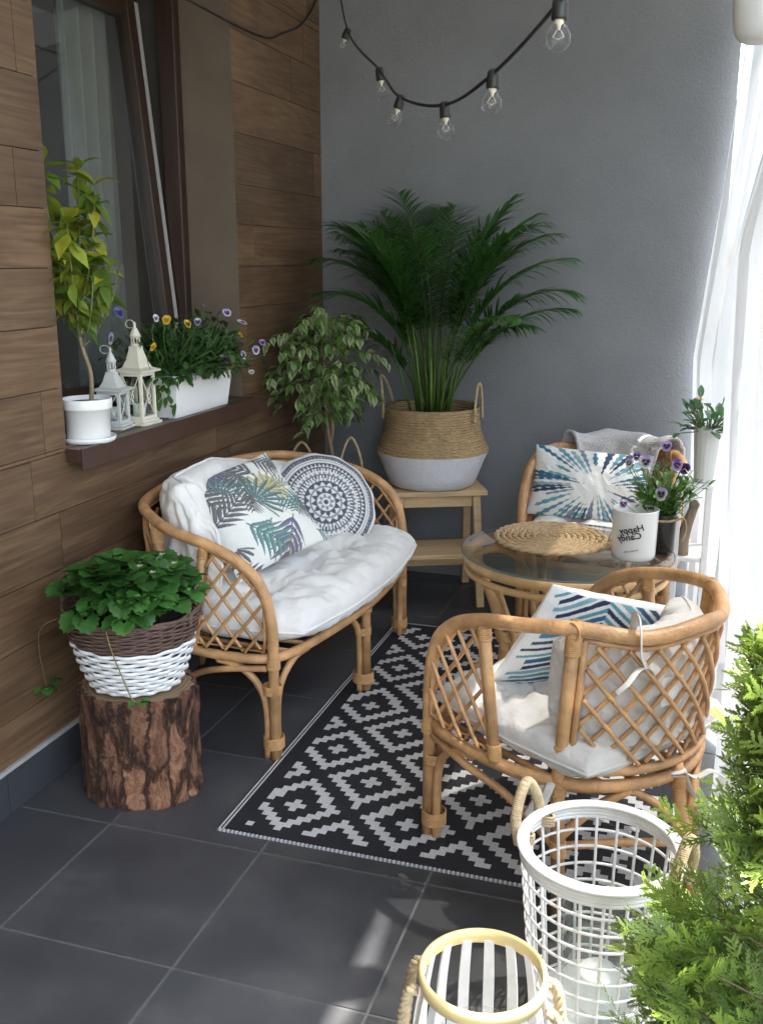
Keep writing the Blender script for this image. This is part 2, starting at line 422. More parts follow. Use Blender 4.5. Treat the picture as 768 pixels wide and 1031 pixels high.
# ---- dark room behind the window
rm = MB(); rm.smooth = False
a, bb, c0, c1, d0, d1 = -5.2, WX-.46, -.4, 5.4, -.15, 2.9
rm.add([(a, c0, d0), (bb, c0, d0), (bb, c1, d0), (a, c1, d0), (a, c0, d1), (bb, c0, d1), (bb, c1, d1), (a, c1, d1)],
       [(0, 1, 2, 3), (4, 7, 6, 5), (0, 4, 5, 1), (3, 2, 6, 7), (0, 3, 7, 4)])
tag(rm.build('room_interior', mat('room_paint', (.3, .29, .28), .9, .05, 3)), 'dim room behind the window glass', 'room')

# ---- window: fixed frame, sash tilted inwards at the top, pane, sill
win = thing('window', (WX-.21, (WY0+WY1)/2, WZ0), 'brown framed window with a tilted open sash and sill', 'window')
hw = (WY1-WY0)/2; hh = WZ1-WZ0
fb = MB()
for (y0, y1, z0, z1) in ((-hw, -hw+.05, 0, hh), (hw-.045, hw-.002, 0, hh), (-hw+.05, hw-.045, 0, .05), (-hw+.05, hw-.045, hh-.05, hh)):
    fb.box((-.07, y0, z0), (0, y1, z1))
fb.build('frame', M['brown_frame'], win, bevel=.004)
TILT = R(5.2)
def tl(p):
    x, y, z = p; z -= .05
    return V(x*math.cos(TILT)-z*math.sin(TILT), y, x*math.sin(TILT)+z*math.cos(TILT)+.05)
sb = MB(); s0, s1, z0, z1 = -hw+.055, hw-.085, .055, hh-.06
for (y0, y1, a0, a1) in ((s0, s0+.062, z0, z1), (s1-.062, s1-.004, z0, z1), (s0+.062, s1-.062, z0, z0+.062), (s0+.062, s1-.062, z1-.062, z1)):
    sb.box((-.06, y0, a0), (-.004, y1, a1), tl)
sash = sb.build('sash', M['brown_frame'], win, bevel=.004)
wb = MB(); wb.box((-.10, s1-.0035, z0), (-.010, s1+.030, z1), tl)
wb.build('white_edge_profile', mat('grey_white_profile', (.36, .35, .34), .4, .05, 8), sash)
pb = MB(); pb.box((-.036, s0+.057, z0+.057), (-.03, s1-.057, z1-.057), tl); pb.build('pane', M['window_glass'], sash)
sl = MB(); sl.smooth = False
sl.box((0.002, -hw, -.045), (.211, hw, -.004))
sl.box((.2112, -hw-.01, -.045), (.262, hw+.012, -.004))
sl.box((.2622, -hw-.012, -.066), (.272, hw+.014, .0))
sl.build('window_sill', M['sill'], win, bevel=.003)
# ---- indoor curtain
cu = MB()
def cf(u, v):
    y = 3.22+.34*u; return V(-2.225+.03*math.sin(u*22+v)+.012*math.sin(u*47), y, .55+2.0*v)
cu.grid(cf, 60, 14)
tag(cu.build('indoor_curtain', M['net']), 'thin pale curtain hanging indoors behind the window pane', 'curtain')
# ================================================================== RATTAN SEATS
def dense(P, n=120):
    L = [0]
    for i in range(1, len(P)): L.append(L[-1]+np.linalg.norm(P[i]-P[i-1]))
    return [V(*[np.interp(L[-1]*k/n, L, [p[j] for p in P]) for j in range(3)]) for k in range(n+1)], L[-1]
class Seat:
    """plan curves shared by the frame and the cushions; +Y is the front"""
    def __init__(s, E, bow=0.0, zb=.76, dp=0.0):
        s.E = E
        half = [(.330, .283, .30), (.332, .281, .44), (.337, .252, .558), (.343, .185, .630), (.347, .08, .675), (.338, -.04-dp*.6, .702),
                (.290-dp*.2, -.15-dp, min(.727, zb)), (.18, -.245-dp, zb-.015)]
        left = [V(-x-E, y, z) for x, y, z in half]
        right = [V(x+E, y, z) for x, y, z in half][::-1]
        mid = [V(0, -.285-dp, zb)] if E <= 0 else [V(-E*.6, -.29, zb), V(0, -.29, zb), V(E*.6, -.29, zb)]
        s.rail = spline(left+mid+right, 8)
        # seat ring
        rh = [(.325, .262), (.352, .12), (.335, -.02-dp*.5), (.285-dp*.3, -.135-dp, ), (.175, -.215-dp)]
        l = [V(-x-E, y, .33) for x, y in rh]; r_ = [V(x+E, y, .33) for x, y in rh][::-1]
        back = [V(0, -.245-dp, .33)] if E <= 0 else [V(-E*.6, -.25, .33), V(E*.6, -.25, .33)]
        front = [V(.19+E, .325, .33), V(0, .335+bow, .33), V(-.19-E, .325, .33)]
        s.ring = spline(l+back+r_+front, 8, True)
        # back surface: plan curves of rail and ring between the posts
        i0 = [p for p in s.rail if p[1] < -.115-dp*1.3]
        s.top, _ = dense(i0, 200)
        j0 = [p for p in s.ring if p[1] < -.09-dp*1.3]
        j0.sort(key=lambda p: p[0]); s.bot, s.W = dense(j0, 200)
        s.zt = np.mean([p[2] for p in s.top])
    def back(s, t, z):
        """t in 0..1 from left post to right post"""
        f = t*200; i = min(int(f), 199); k = f-i
        a = s.bot[i]*(1-k)+s.bot[i+1]*k; b = s.top[i]*(1-k)+s.top[i+1]*k
        h = (z-.33)/(b[2]-.33); return a+(b-a)*h
    def backn(s, t, z):
        d = s.back(min(t+.02, 1), z)-s.back(max(t-.02, 0), z)
        return unit(V(-d[1], d[0], 0))       # points to the front
def lattice(mb, P, inside, s0, s1, z0, z1, sp, slope, r, nrm, off=.004):
    for sg in (1, -1):
        span = (z1-z0)/slope
        c = s0-span-sp
        while c < s1+span+sp:
            run = []
            for k in range(0, 61):
                z = z0+(z1-z0)*k/60
                q = c+sg*(z-z0)/slope + (0 if sg > 0 else 0)
                if inside(q, z): run.append((q, z))
                else:
                    if len(run) > 3: mb.tube([P(a, b)+nrm(a, b)*off*sg for a, b in run], r, 6)
                    run = []
            if len(run) > 3: mb.tube([P(a, b)+nrm(a, b)*off*sg for a, b in run], r, 6)
            c += sp
def make_seat(name, loc, rz, label, cat, E=0, bow=0.0, group=None, mid_leg=False, m=None, dp=0.0, zb=.76):
    m = m or M['rattan']; S = Seat(E, bow, zb, dp)
    root = thing(name, loc, label, cat, rz, group)
    b = MB(); b.tube(S.rail, .0175, 12); b.build('top_rail', m, root)
    b = MB(); b.tube(S.ring, .0155, 10, closed=True)
    b.tube([p*V(.93, .90, 1)+V(0, 0, -.024) for p in S.ring], .009, 8, closed=True)
    b.build('seat_ring', m, root)
    b = MB(); k = -.30-E
    while k <= .301+E:
        ys = [p[1] for p in S.ring if abs(p[0]-k) < .03]
        if ys and max(ys)-min(ys) > .15:
            b.tube([V(k, min(ys)+.01, .336), V(k*.98, 0, .331), V(k, max(ys)-.01, .336)], .0075, 6)
        k += .075
    b.build('seat_slats', m, root)
    # front legs: bundles of three rods that fan into the seat ring
    def leg(x, y, sx, inner):
        b = MB()
        b.tube([V(x, y, .0), V(x, y, .31), V(x, y+.002, .345)], .0165, 10)
        if inner == 0:
            for d in (-1, 1):
                b.tube(spline([V(x+d*.022, y-.018, 0), V(x+d*.022, y-.018, .17), V(x+d*.04, y-.018, .25), V(x+d*.10, y-.018, .305), V(x+d*.17, y-.012, .314)], 6), .011, 8)
        else:
            b.tube(spline([V(x+sx*.028, y-.004, 0), V(x+sx*.028, y-.004, .17), V(x+sx*.05, y+.004, .25), V(x+sx*.10, y+.022, .305), V(x+sx*.17, y+.035, .314)], 6), .0115, 8)
            b.tube(spline([V(x+sx*.004, y-.029, 0), V(x+sx*.004, y-.029, .16), V(x-sx*.002, y-.055, .245), V(x-sx*.012, y-.115, .30), V(x-sx*.015, y-.185, .312)], 6), .0115, 8)
        o = b.build('leg', m, root)
        cx, cy = (x+sx*.011, y-.011) if inner else (x, y-.012)
        for z0, z1, rr_ in ((.035, .075, .031), (.215, .245, .028), (.30, .335, .019)):
            q = (cx, cy) if z0 < .29 else (x, y)
            rx = .036 if inner == 0 and z0 < .1 else rr_
            prof = [(rx, z0), (rx+.0015, z0+.004), (rx+.0015, z1-.004), (rx, z1)]
            nn = int((z1-z0)/.0048)
            w = MB()
            for i in range(nn): w.tube(circle(rx, z0+.0048*i+.0024, 20, q), .0027, 5, closed=True)
            w.build('binding', M['binding'], o)
    leg(-.33-E, .283, 1, 1); leg(.33+E, .283, -1, 1)
    if mid_leg: leg(0, .335+bow-.012, 1, 0)
    # rear posts run from the floor to the rail
    for sx in (-1, 1):
        t = .0 if sx < 0 else 1.
        tp, bt = S.back(t, .70), S.back(t, .33)
        out = V(sx*.008, -.02, 0)
        b = MB(); b.tube([tp+V(0, 0, .012), bt*.5+tp*.5, bt, V(bt[0]+sx*.012, bt[1]-.03, 0)], .0165, 10)
        o = b.build('post', m, root)
        for z0, z1 in ((.655, .705), (.37, .43), (.30, .335), (.15, .19)):
            w = MB()
            for i in range(int((z1-z0)/.0048)):
                z = z0+.0048*i
                q = tp+(bt-tp)*((.70-z)/(.37)) if z > .33 else V(bt[0]+sx*.012*(1-z/.33), bt[1]-.03*(1-z/.33), z)
                w.tube([V(q[0]+.0175*math.cos(a), q[1]+.0175*math.sin(a), z) for a in np.linspace(0, 2*math.pi, 17)[:-1]], .0026, 5, closed=True)
            w.build('binding', M['binding'], o)
        w = MB()
        for d in (-.012, 0, .012):
            c = tp+V(d, d*.4, .012); w.tube([c+V(0, .0195*math.cos(a), .0195*math.sin(a)) for a in np.linspace(0, 2*math.pi, 15)[:-1]], .003, 5, closed=True)
        w.build('binding', M['binding'], o)
    # arm panels with a slanted bar and lattice
    for sx in (-1, 1):
        arm = [p for p in S.rail if sx*p[0] > .30+E and p[1] > -.1]
        arm.sort(key=lambda p: p[1])
        def railz(y):
            c = [(abs(p[1]-y), p[2]) for p in arm if p[2] > .44]; return min(c)[1]
        def railx(y): c = [(abs(p[1]-y), p[0]) for p in arm if p[2] > .44]; return min(c)[1]
        def P(y, z): return V(railx(min(y, .25))+sx*.006*(1-(z-.33)/.35), y, z)
        def bary(z): return .015+(z-.33)/.35*.06
        def inside(y, z): return bary(z)+.008 < y < .266 and .35 < z < railz(min(y, .262))-.012
        bb = MB(); bb.tube([P(bary(.34), .335)+V(0, -.004, 0), P(bary(.5), .5)-V(0, .004, 0), P(bary(.68), .682)-V(0, .004, 0)], .0145, 10)
        o = bb.build('arm_bar', m, root)
        for z0, z1 in ((.345, .385), (.635, .665)):
            w = MB()
            for i in range(int((z1-z0)/.0048)):
                z = z0+.0048*i; q = P(bary(z), z)-V(0, .004, 0)
                w.tube([V(q[0]+.0155*math.cos(a), q[1]+.0155*math.sin(a), z) for a in np.linspace(0, 2*math.pi, 15)[:-1]], .0026, 5, closed=True)
            w.build('binding', M['binding'], o)
        b = MB()
        lattice(b, P, inside, 0, .27, .345, .68, .066, 1.25, .0055, lambda a, c: V(sx, 0, 0), .0045)
        edge = [P(bary(.36)+.014, .36), P(bary(.66)+.014, .655)]
        for y in np.linspace(.10, .262, 12): edge.append(P(y, railz(y)-.02))
        edge += [P(.262, z) for z in (.5, .45, .40, .36)]
        b.tube(edge, .006, 6, closed=True)
        b.build('arm_lattice', m, root)
    # back panel
    b = MB(); wmul = S.W
    def Pb(s_, z): return S.back(min(max(s_/wmul, 0), 1), z)
    def nb(s_, z): return S.backn(min(max(s_/wmul, 0), 1), z)
    def inb(s_, z): return .03 < s_ < wmul-.03 and .378 < z < S.back(s_/wmul, .5)[2]+.2+.0 and z < topz(s_)-.03
    def topz(s_):
        i = int(min(max(s_/wmul, 0), 1)*200); return S.top[i][2]
    lattice(b, Pb, inb, 0, wmul, .37, .74, .064, 1.15, .0056, nb, .005)
    b.build('back_lattice', m, root)
    b = MB()
    b.tube([Pb(k*wmul/30, .368) for k in range(1, 30)], .0115, 8)
    b.tube([Pb(k*wmul/30, topz(k*wmul/30)-.026) for k in range(1, 30)], .0065, 8)
    for s_ in (.024, wmul-.024): b.tube([Pb(s_, .37), Pb(s_, .55), Pb(s_, topz(s_)-.025)], .0085, 8)
    b.build('back_frame', m, root)
    # splayed middle back leg, arched braces
    b = MB(); q = S.back(.5, .36)
    b.tube([q, q+V(0, -.01, -.06), V(q[0], q[1]-.075, 0)], .015, 10)
    o = b.build('leg', m, root)
    w = MB()
    for i in range(8):
        z = .30+.005*i; w.tube(circle(.017, z, 16, (q[0], q[1]-.01)), .0026, 5, closed=True)
    w.build('binding', M['binding'], o); w = MB()
    for i in range(9):
        z = .16+.005*i; w.tube(circle(.0175, z, 16, (q[0], q[1]-.012-.063*(1-z/.3))), .0028, 5, closed=True)
    w.build('binding', M['binding'], o)
    for sx in (-1, 1):
        t = .0 if sx < 0 else 1.; bt = S.back(t, .33)
        b = MB()
        foot = V(bt[0]+sx*.005, bt[1]-.014, .17); mid = V(q[0], q[1]-.046, .17)
        b.tube([foot, (foot+mid)/2+V(0, .004, .004), mid], .0105, 8)
        k = S.back(.5-.0+sx*.22, .33)
        b.tube(spline([V(bt[0], bt[1]-.012, .19), (V(bt[0], bt[1], .26)+k*1)/2+V(0, -.008, -.025), k+V(0, -.004, -.01)], 6), .0115, 8)
        b.tube(spline([k+V(0, -.004, -.012), (k+mid)/2+V(0, 0, .02), mid+V(0, .004, .01)], 6), .0095, 8)
        b.build('brace', m, root)
        b = MB()
        b.tube(spline([V(sx*(.335+E), .262, .30), V(sx*(.352+E), .12, .285), V(sx*(.315+E), -.0, .235), V(bt[0]+sx*.006, bt[1]-.006, .165)], 8), .0105, 8)
        b.build('brace', m, root)
    return root, S

# ------------------------------------------------------------------ cushions
def puff(mb, w, d, h, nu=60, nv=60, a=3.0, p=.5, rnd=.0, pinch=0, fn=None, colf=None, wr=.006, wf=6, seed=0, tufts=None, td=.03, flat_bottom=.6):
    """a stuffed pad: two skins meeting at a seam"""
    us = -np.cos(np.linspace(0, math.pi, nu)); vs_ = -np.cos(np.linspace(0, math.pi, nv))
    idx = {}; verts = []; cols = []
    for side in (1, -1):
        for j in range(nv):
            for i in range(nu):
                e = i in (0, nu-1) or j in (0, nv-1)
                if e and side < 0: idx[(side, i, j)] = idx[(1, i, j)]; continue
                u, v = us[i], vs_[j]
                x = u*math.sqrt(max(0, 1-rnd*v*v/2)); y = v*math.sqrt(max(0, 1-rnd*u*u/2))
                x *= 1-pinch*(1-v*v); y *= 1-pinch*(1-u*u)
                t = (max(0, 1-abs(u)**a)*max(0, 1-abs(v)**a))**p
                z = h/2*t*(1 if side > 0 else flat_bottom)
                if side > 0 and tufts:
                    for (tu, tv) in tufts:
                        dd = ((u-tu)*w/2)**2+((v-tv)*d/2)**2
                        z -= td*math.exp(-dd/.0028)
                        an_ = math.atan2((v-tv)*d, (u-tu)*w); z += .0075*math.sin(an_*9+tu*30+tv*17+2*math.sin(an_*2))*math.exp(-dd/.018)*min(1, dd/.0015)
                pt = V(x*w/2, y*d/2, z*side if side < 0 else z)
                k = fbm((pt[0]*wf+seed, pt[1]*wf, seed*3.1+side), 3)
                k2 = abs(fbm((pt[0]*wf*1.9+pt[1]*wf*.8+seed+9, pt[1]*wf*1.3, seed), 3))
                pt[2] += side*wr*(k-.95*k2)*min(1, t*2)
                pt[:2] *= 1+.008*fbm((u*3+seed, v*3, 2), 2)
                idx[(side, i, j)] = len(verts)
                cols.append(colf(u, v, side) if colf else (1, 1, 1))
                verts.append(fn(pt) if fn else pt)
    fs = []
    for side in (1, -1):
        for j in range(nv-1):
            for i in range(nu-1):
                q = [idx[(side, i, j)], idx[(side, i+1, j)], idx[(side, i+1, j+1)], idx[(side, i, j+1)]]
                fs.append(q if side > 0 else q[::-1])
    mb.add(verts, fs, cols)
    return [verts[idx[(1, i, 0)]] for i in range(nu)]+[verts[idx[(1, nu-1, j)]] for j in range(1, nv)]+[verts[idx[(1, i, nv-1)]] for i in range(nu-2, -1, -1)]+[verts[idx[(1, 0, j)]] for j in range(nv-2, 0, -1)]
def seat_pad(S, w, d, h, z, y0, tufts, seed, mat_, root, bowf=0):
    b = MB()
    seam = puff(b, w, d, h, 110, 80, a=6.5, p=.36, rnd=.28, wr=.013, wf=9, seed=seed, tufts=tufts, td=.036,
         fn=lambda p: V(p[0], p[1]+y0+bowf*(1-(2*p[0]/w)**2)*(p[1]/d+.5), p[2]+z))
    o = b.build('seat_pad', mat_, root)
    p_ = MB(); p_.tube(seam, .0042, 6, closed=True); p_.build('piping', mat_, o)
    return o
def back_pad(S, t0, t1, z0, z1, th, seed, mat_, root, tufts, lean=.05, off=.075, taper=0):
    b = MB(); Wd = S.W*(t1-t0); H = z1-z0
    def fn(p):
        t = t0+(p[0]/Wd+.5)*(t1-t0); z = z0+(p[1]/H+.5)*H
        tt = min(max(t, 0), 1)
        zz = min(z, .70); q = S.back(tt, .5)
        base = S.back(tt, .5)*.6+S.back(tt, .68)*.4; n = S.backn(tt, .5)
        if t < 0 or t > 1:     # wrap on along the arms
            ext = (-t if t < 0 else t-1)*S.W
            sgn = -1 if t < 0 else 1
            base = base + V(sgn*.03*min(1, ext/.1), ext*.95, 0)
            n = unit(n*max(0, 1-ext/.12)+V(-sgn, 0, 0)*min(1, ext/.12))
        if taper: z = z0+(z-z0)*(1-taper*max(0, .6-max(0, t))/.6)
        if t < 0 or t > 1: z = z0+(z-z0)*(1-.42*min(1, ext/.22))
        base = V(base[0], base[1], z)
        return base + n*(off+p[2]) + V(0, lean*(.5-(p[1]/H+.5)), 0)
    seam = puff(b, Wd, H, th, 150, 70, a=6, p=.38, rnd=.15, wr=.016, wf=9, seed=seed, tufts=tufts, td=.026, fn=fn, flat_bottom=.55)
    o = b.build('back_pad', mat_, root)
    p_ = MB(); p_.tube(seam, .0042, 6, closed=True); p_.build('piping', mat_, o)
    return o
def frame_fn(c, n, up):
    n = unit(n); up = unit(np.asarray(up, float)-n*np.dot(up, n)); rt = np.cross(up, n)
    c = np.asarray(c, float)
    return lambda p: c + rt*p[0] + up*p[1] + n*p[2]

# ------------------------------------------------------------------ loveseat
FYA = R(-93.4)
love_loc = (-1.412, 3.160, 0)
love, SL = make_seat('rattan_loveseat', love_loc, FYA, 'two-seat rattan loveseat under the window with lattice arms', 'loveseat', E=.245, bow=.03, mid_leg=True)
lc = thing('loveseat_cushion', love_loc, 'white tufted cotton cushion covering the rattan loveseat', 'cushion', FYA)
seat_pad(SL, 1.13, .64, .19, .405, .055, [(-.66, .35), (-.22, .35), (.22, .35), (.66, .35), (-.66, -.35), (-.22, -.35), (.22, -.35), (.66, -.35)], 2, M['cotton'], lc, .04)
back_pad(SL, -.14, 1.16, .43, .835, .17, 5, M['cotton'], lc, [(-.85, .1), (-.5, .15), (-.17, .15), (.17, .15), (.5, .15), (.85, .1)], lean=-.03, off=.080, taper=.36)

# ------------------------------------------------------------------ near armchair
CA = R(55)
cha_loc = (-.212, 2.386, 0)
chA, SA = make_seat('rattan_armchair', cha_loc, CA, 'rattan armchair in front seen from behind with white ties', 'armchair', group='pair of rattan armchairs', E=-.045, dp=.03, zb=.716)
ca = thing('armchair_cushion', cha_loc, 'pale linen cushion tied into the near armchair', 'cushion', CA)
seat_pad(SA, .56, .56, .13, .39, .03, [(-.4, .3), (.4, .3), (0, -.2)], 8, M['linen'], ca)
back_pad(SA, -.13, 1.05, .405, .688, .15, 9, M['linen'], ca, [(-.35, .1), (.35, .1)], lean=-.01, off=.058)
def ribbon(b, pts, w): b.tube(spline(pts, 6), w, 6, flat=.18)
b = MB()
for tt, z in ((.22, .735),):
    q = SA.back(tt, .70); n = SA.backn(tt, .6); q = V(q[0], q[1], 0)
    ribbon(b, [q+n*.03+V(0, 0, .70), q+n*.018+V(0, 0, .745), q-n*.012+V(0, 0, .752), q-n*.03+V(0, 0, .72), q-n*.022+V(.01, 0, .67), q-n*.014+V(.035, 0, .63)], .010)
    ribbon(b, [q-n*.016+V(.035, 0, .63), q-n*.022+V(.0, 0, .635), q-n*.026+V(-.05, -.01, .62), q-n*.024+V(-.07, 0, .60)], .008)
    ribbon(b, [q-n*.016+V(.035, 0, .63), q-n*.02+V(.05, 0, .62), q-n*.018+V(.06, 0, .60)], .008)
b.build('tie', M['linen'], ca); b = MB()
q = SA.back(.5, .345); n = SA.backn(.5, .4)
for k in range(2):
    ribbon(b, [q+n*.02+V(0, 0, .01-.008*k), q-n*.0+V(.022, 0, -.005-.008*k), q-n*.022+V(0, 0, -.008*k), q-n*.004+V(-.024, 0, -.004-.006*k), q+n*.02+V(0, 0, -.005*k)], .007)
ribbon(b, [q-n*.022, q-n*.035+V(.03, 0, -.02), q-n*.04+V(.07, -.01, -.01), q-n*.045+V(.10, -.02, -.03)], .011)
ribbon(b, [q-n*.022, q-n*.03+V(.02, 0, -.05), q-n*.035+V(.05, -.01, -.10), q-n*.03+V(.06, -.01, -.15)], .011)
b.build('tie', M['linen'], ca); b = MB()
q = SA.back(.0, .34)
ribbon(b, [q+V(.02, .02, .0), q+V(-.02, .03, -.02), q+V(-.05, .02, -.05), q+V(-.07, .03, -.09)], .013)
ribbon(b, [q+V(.02, .02, .0), q+V(-.03, .0, -.015), q+V(-.055, .0, -.06)], .012)
b.build('tie', M['linen'], ca)
tg = MB(); q = SA.back(.42, .55); n = SA.backn(.42, .55); sd = np.cross(n, V(0, 0, 1))
o0 = q+n*.012
for i in range(9):
    a0 = (i-4.5)*.0055
    tg.smooth = False
    tg.cur = (.03, .03, .03) if i % 2 == 0 else (.78, .78, .76)
    tg.add([o0+sd*a0+V(0, 0, -.018), o0+sd*(a0+.0055)+V(0, 0, -.018), o0+sd*(a0+.0055)+V(0, 0, .022), o0+sd*a0+V(0, 0, .022)], [(0, 1, 2, 3)])
tg.cur = (.78, .78, .76); tg.add([o0-n*.001+sd*-.03+V(0, 0, -.03), o0-n*.001+sd*.03+V(0, 0, -.03), o0-n*.001+sd*.03+V(0, 0, .04), o0-n*.001+sd*-.03+V(0, 0, .04)], [(0, 1, 2, 3)])
tg.build('care_label', M['print'], ca)

# ------------------------------------------------------------------ far armchair (a copy of the near one)
def copy_tree(o, parent=None):
    c = o.copy(); COL.objects.link(c); c.parent = parent
    for ch in list(o.children): copy_tree(ch, c)
    return c
chB_loc, CB = (-.335, 4.12, 0), R(176)
chB = copy_tree(chA); chB.location = chB_loc; chB.rotation_euler = (0, 0, CB)
chB['label'] = 'rattan armchair at the far wall behind the glass table'
cb = thing('armchair_cushion', chB_loc, 'white seat cushion on the far armchair behind the table', 'cushion', CB)
seat_pad(SA, .57, .60, .17, .40, .03, [(-.4, .3), (.4, .3)], 14, M['cotton'], cb)
# throw draped over the back
tb = MB()
def thr(u, v):
    t = .01+.89*u; L = v*1.0
    q = SA.back(t, .70); n = SA.backn(t, .6); i = int(t*200); zt = SA.top[i][2]+.050
    w = .012*math.sin(u*19+v*2)+.010*fbm((u*5, v*5, 3), 3)
    if L < .42:  # front side, hanging down in front
        k = L/.42; return V(q[0], q[1], 0)+n*(.06+.085*(1-k)+w)+V(0, 0, .44+(zt-.44-.02)*k)
    if L < .58:
        k = (L-.42)/.16; a = math.pi*(1-k)
        return V(q[0], q[1], 0)+n*(.013+.047*math.cos(math.pi-a)*-1 if False else .013+.047*math.cos(math.pi*k))+V(0, 0, zt-.02+.034*math.sin(math.pi*k)+.5*w*math.sin(math.pi*k))
    k = (L-.58)/.42; return V(q[0], q[1], 0)-n*(.034+.01*k+abs(w))+V(0, 0, zt-.02-(.30)*k)
tb.grid(thr, 60, 70)
tw = tb.build('throw_blanket', M['throw'], solid=.012)
tw.location = chB_loc; tw.rotation_euler = (0, 0, CB)
tag(tw, 'fluffy grey throw draped over the back of the far armchair', 'blanket')

# ------------------------------------------------------------------ scatter pillows
WHT = V(.80, .80, .77)
def star_print(c0, seed, cols, n=34):
    rr = random.Random(seed); S_ = []
    for i in range(n):
        a = 2*math.pi*i/n+rr.uniform(-.05, .05)
        S_.append((a, rr.uniform(.028, .065), rr.uniform(.18, .6), rr.uniform(.9, 1.9), rr.choice(cols)))
        if rr.random() < .45: S_.append((a+rr.uniform(.06, .1), rr.uniform(.02, .05), rr.uniform(.4, .8), rr.uniform(.9, 1.7), rr.choice(cols)))
    def f(u, v, side):
        du, dv = u-c0[0], v-c0[1]; rad = math.hypot(du, dv); an = math.atan2(dv, du)
        for (a, wd, r0, r1, c) in S_:
            d = (an-a+math.pi) % (2*math.pi)-math.pi
            if r0 < rad < r1:
                k = (rad-r0)/(r1-r0); hw_ = wd*math.sin(math.pi*min(1, k*1.02))**.6
                if abs(d)+.012*math.sin(rad*40+a*9) < hw_: return V(*c)*(.85+.3*fbm((u*9, v*9, a), 2))
        return WHT
    return f
BLUES = [(.012, .03, .085), (.02, .12, .22), (.06, .24, .36), (.20, .40, .48), (.03, .07, .12), (.10, .32, .38)]
b = MB()
R_B = lambda p: p
puff(b, .48, .30, .14, 280, 180, a=2.2, p=.5, pinch=.05, wr=.006, wf=6, seed=31, colf=star_print((.15, -.10), 5, [(.03, .06, .12), (.04, .17, .27), (.12, .32, .42), (.30, .48, .55), (.05, .10, .15), (.16, .38, .44), (.22, .30, .38)]),
     fn=frame_fn((-.40, 4.06, .605), (.05, -.92, .40), (.06, .1, 1)))
tag(b.build('starburst_pillow', M['print']), 'white pillow with blue starburst strokes leaning on the far armchair back', 'pillow')
b = MB()
def chev(u, v, side):
    # brush strokes that fan out of the middle line as chevrons
    k = (v*1.0+abs(u-.25)*.75)*7.5+.5*math.sin(u*9)*.15
    i = math.floor(k); fr = k-i
    rr = random.Random(i*7+3+(5 if u > .25 else 0))
    if abs(u) > .90+rr.uniform(-.08, .06) or abs(v) > .96: return WHT
    if fr < rr.uniform(.45, .75)-.25*max(0, abs(u)-.5): return V(*rr.choice(BLUES))
    return WHT
puff(b, .49, .34, .13, 230, 170, a=2.4, p=.5, pinch=.05, wr=.006, wf=6, seed=41, colf=chev,
     fn=frame_fn((-.205, 2.485, .525), (-.52, .78, .42), (.13, .30, 1)))
tag(b.build('chevron_pillow', M['print']), 'white pillow with blue brush chevrons standing in the near armchair', 'pillow')

LEAFP = []
rl = random.Random(12)
PAL = [((.035, .035, .045), .9), ((.03, .15, .14), 1), ((.05, .05, .14), 1), ((.45, .36, .12), .8), ((.02, .11, .10), 1), ((.10, .22, .22), .9)]
for (cu_, cv_, an, ln, ci) in ((-.95, .9, 5.2, .6, 0), (-.98, .0, .2, .55, 0), (-.55, .45, .9, .45, 4), (.5, .95, -.9, .45, 0), (-.75, .35, 2.5, .55, 0), (-.45, -.25, -1.0, .62, 1), (-.05, .1, .35, .6, 4), (.28, .62, 2.0, .62, 0), (.72, .62, .6, .5, 1), (.45, -.45, -2.3, .7, 2), (.30, .2, .7, .5, 3), (-.2, .65, 2.2, .5, 2), (-.15, -.72, -.5, .45, 3), (.85, -.15, -1.2, .45, 0), (-.85, -.5, -2.0, .4, 0), (.0, -.35, -2.6, .35, 5), (.85, -.8, -.6, .4, 1), (-.55, .85, 2.8, .45, 4), (.62, .15, 1.6, .35, 5)):
    LEAFP.append((cu_, cv_, an, ln, PAL[ci][0]))
_n0 = len(LEAFP)
for _k in range(9): LEAFP.append((rl.uniform(-1, 1), rl.uniform(-1, 1), rl.uniform(0, 6.28), rl.uniform(.32, .55), PAL[rl.randrange(6)][0]))
LEAFP = [(a_, b_, c_, d_, tuple(.78*x+.085 for x in e_)) for a_, b_, c_, d_, e_ in LEAFP]
def leafprint(u, v, side):
    for n_, (cu_, cv_, an, ln, c) in enumerate(LEAFP):
        du, dv = u-cu_, v-cv_; L = ln*1.25
        if du*du+dv*dv > L*L*1.3: continue
        x = du*math.cos(an)+dv*math.sin(an); y = -du*math.sin(an)+dv*math.cos(an)
        y -= .18*x*x/L*(1 if n_ % 2 else -1)
        if n_ % 4 == 2:            # fan leaf
            r_ = math.hypot(x, y); a_ = math.atan2(y, x)
            if abs(a_) < 1.5 and .04 < r_ < L*.85*(1-.12*abs(a_)):
                k = a_/.30; fr = abs(k-round(k)); 
                if fr < .5*(1-(r_/(L*.9))**2)*.95: return V(*c)*(1.5 if k > round(k) else .9)
            continue
        s_ = x-abs(y)*.95; sp = L*.165
        if -.05*L < x < L and abs(y) < .008+.006*(1-x/L): return V(*c)
        if 0 < s_ < L*.93:
            m_ = .50*L*math.sin(math.pi*min(1, .18+.80*s_/L))**.8
            q = (s_/sp) % 1; t = abs(y)/m_
            if t < 1 and abs(q-.5) < .43*(1-t**2.2)*(.55+.45*min(1, t*5)): return V(*c)*(1.0 if q < .5 else 1.45)
    return WHT*V(.98, .98, .96)
b = MB()
puff(b, .39, .39, .15, 260, 260, a=2.2, p=.5, pinch=.05, wr=.012, wf=5, seed=51, colf=leafprint,
     fn=frame_fn(at(1, 2.97, 255, 518), (.58, -.44, .68), (-.68, .20, .74)))
tag(b.build('leaf_print_pillow', M['print']), 'square pillow with green, grey and purple palm leaves on the loveseat', 'pillow')
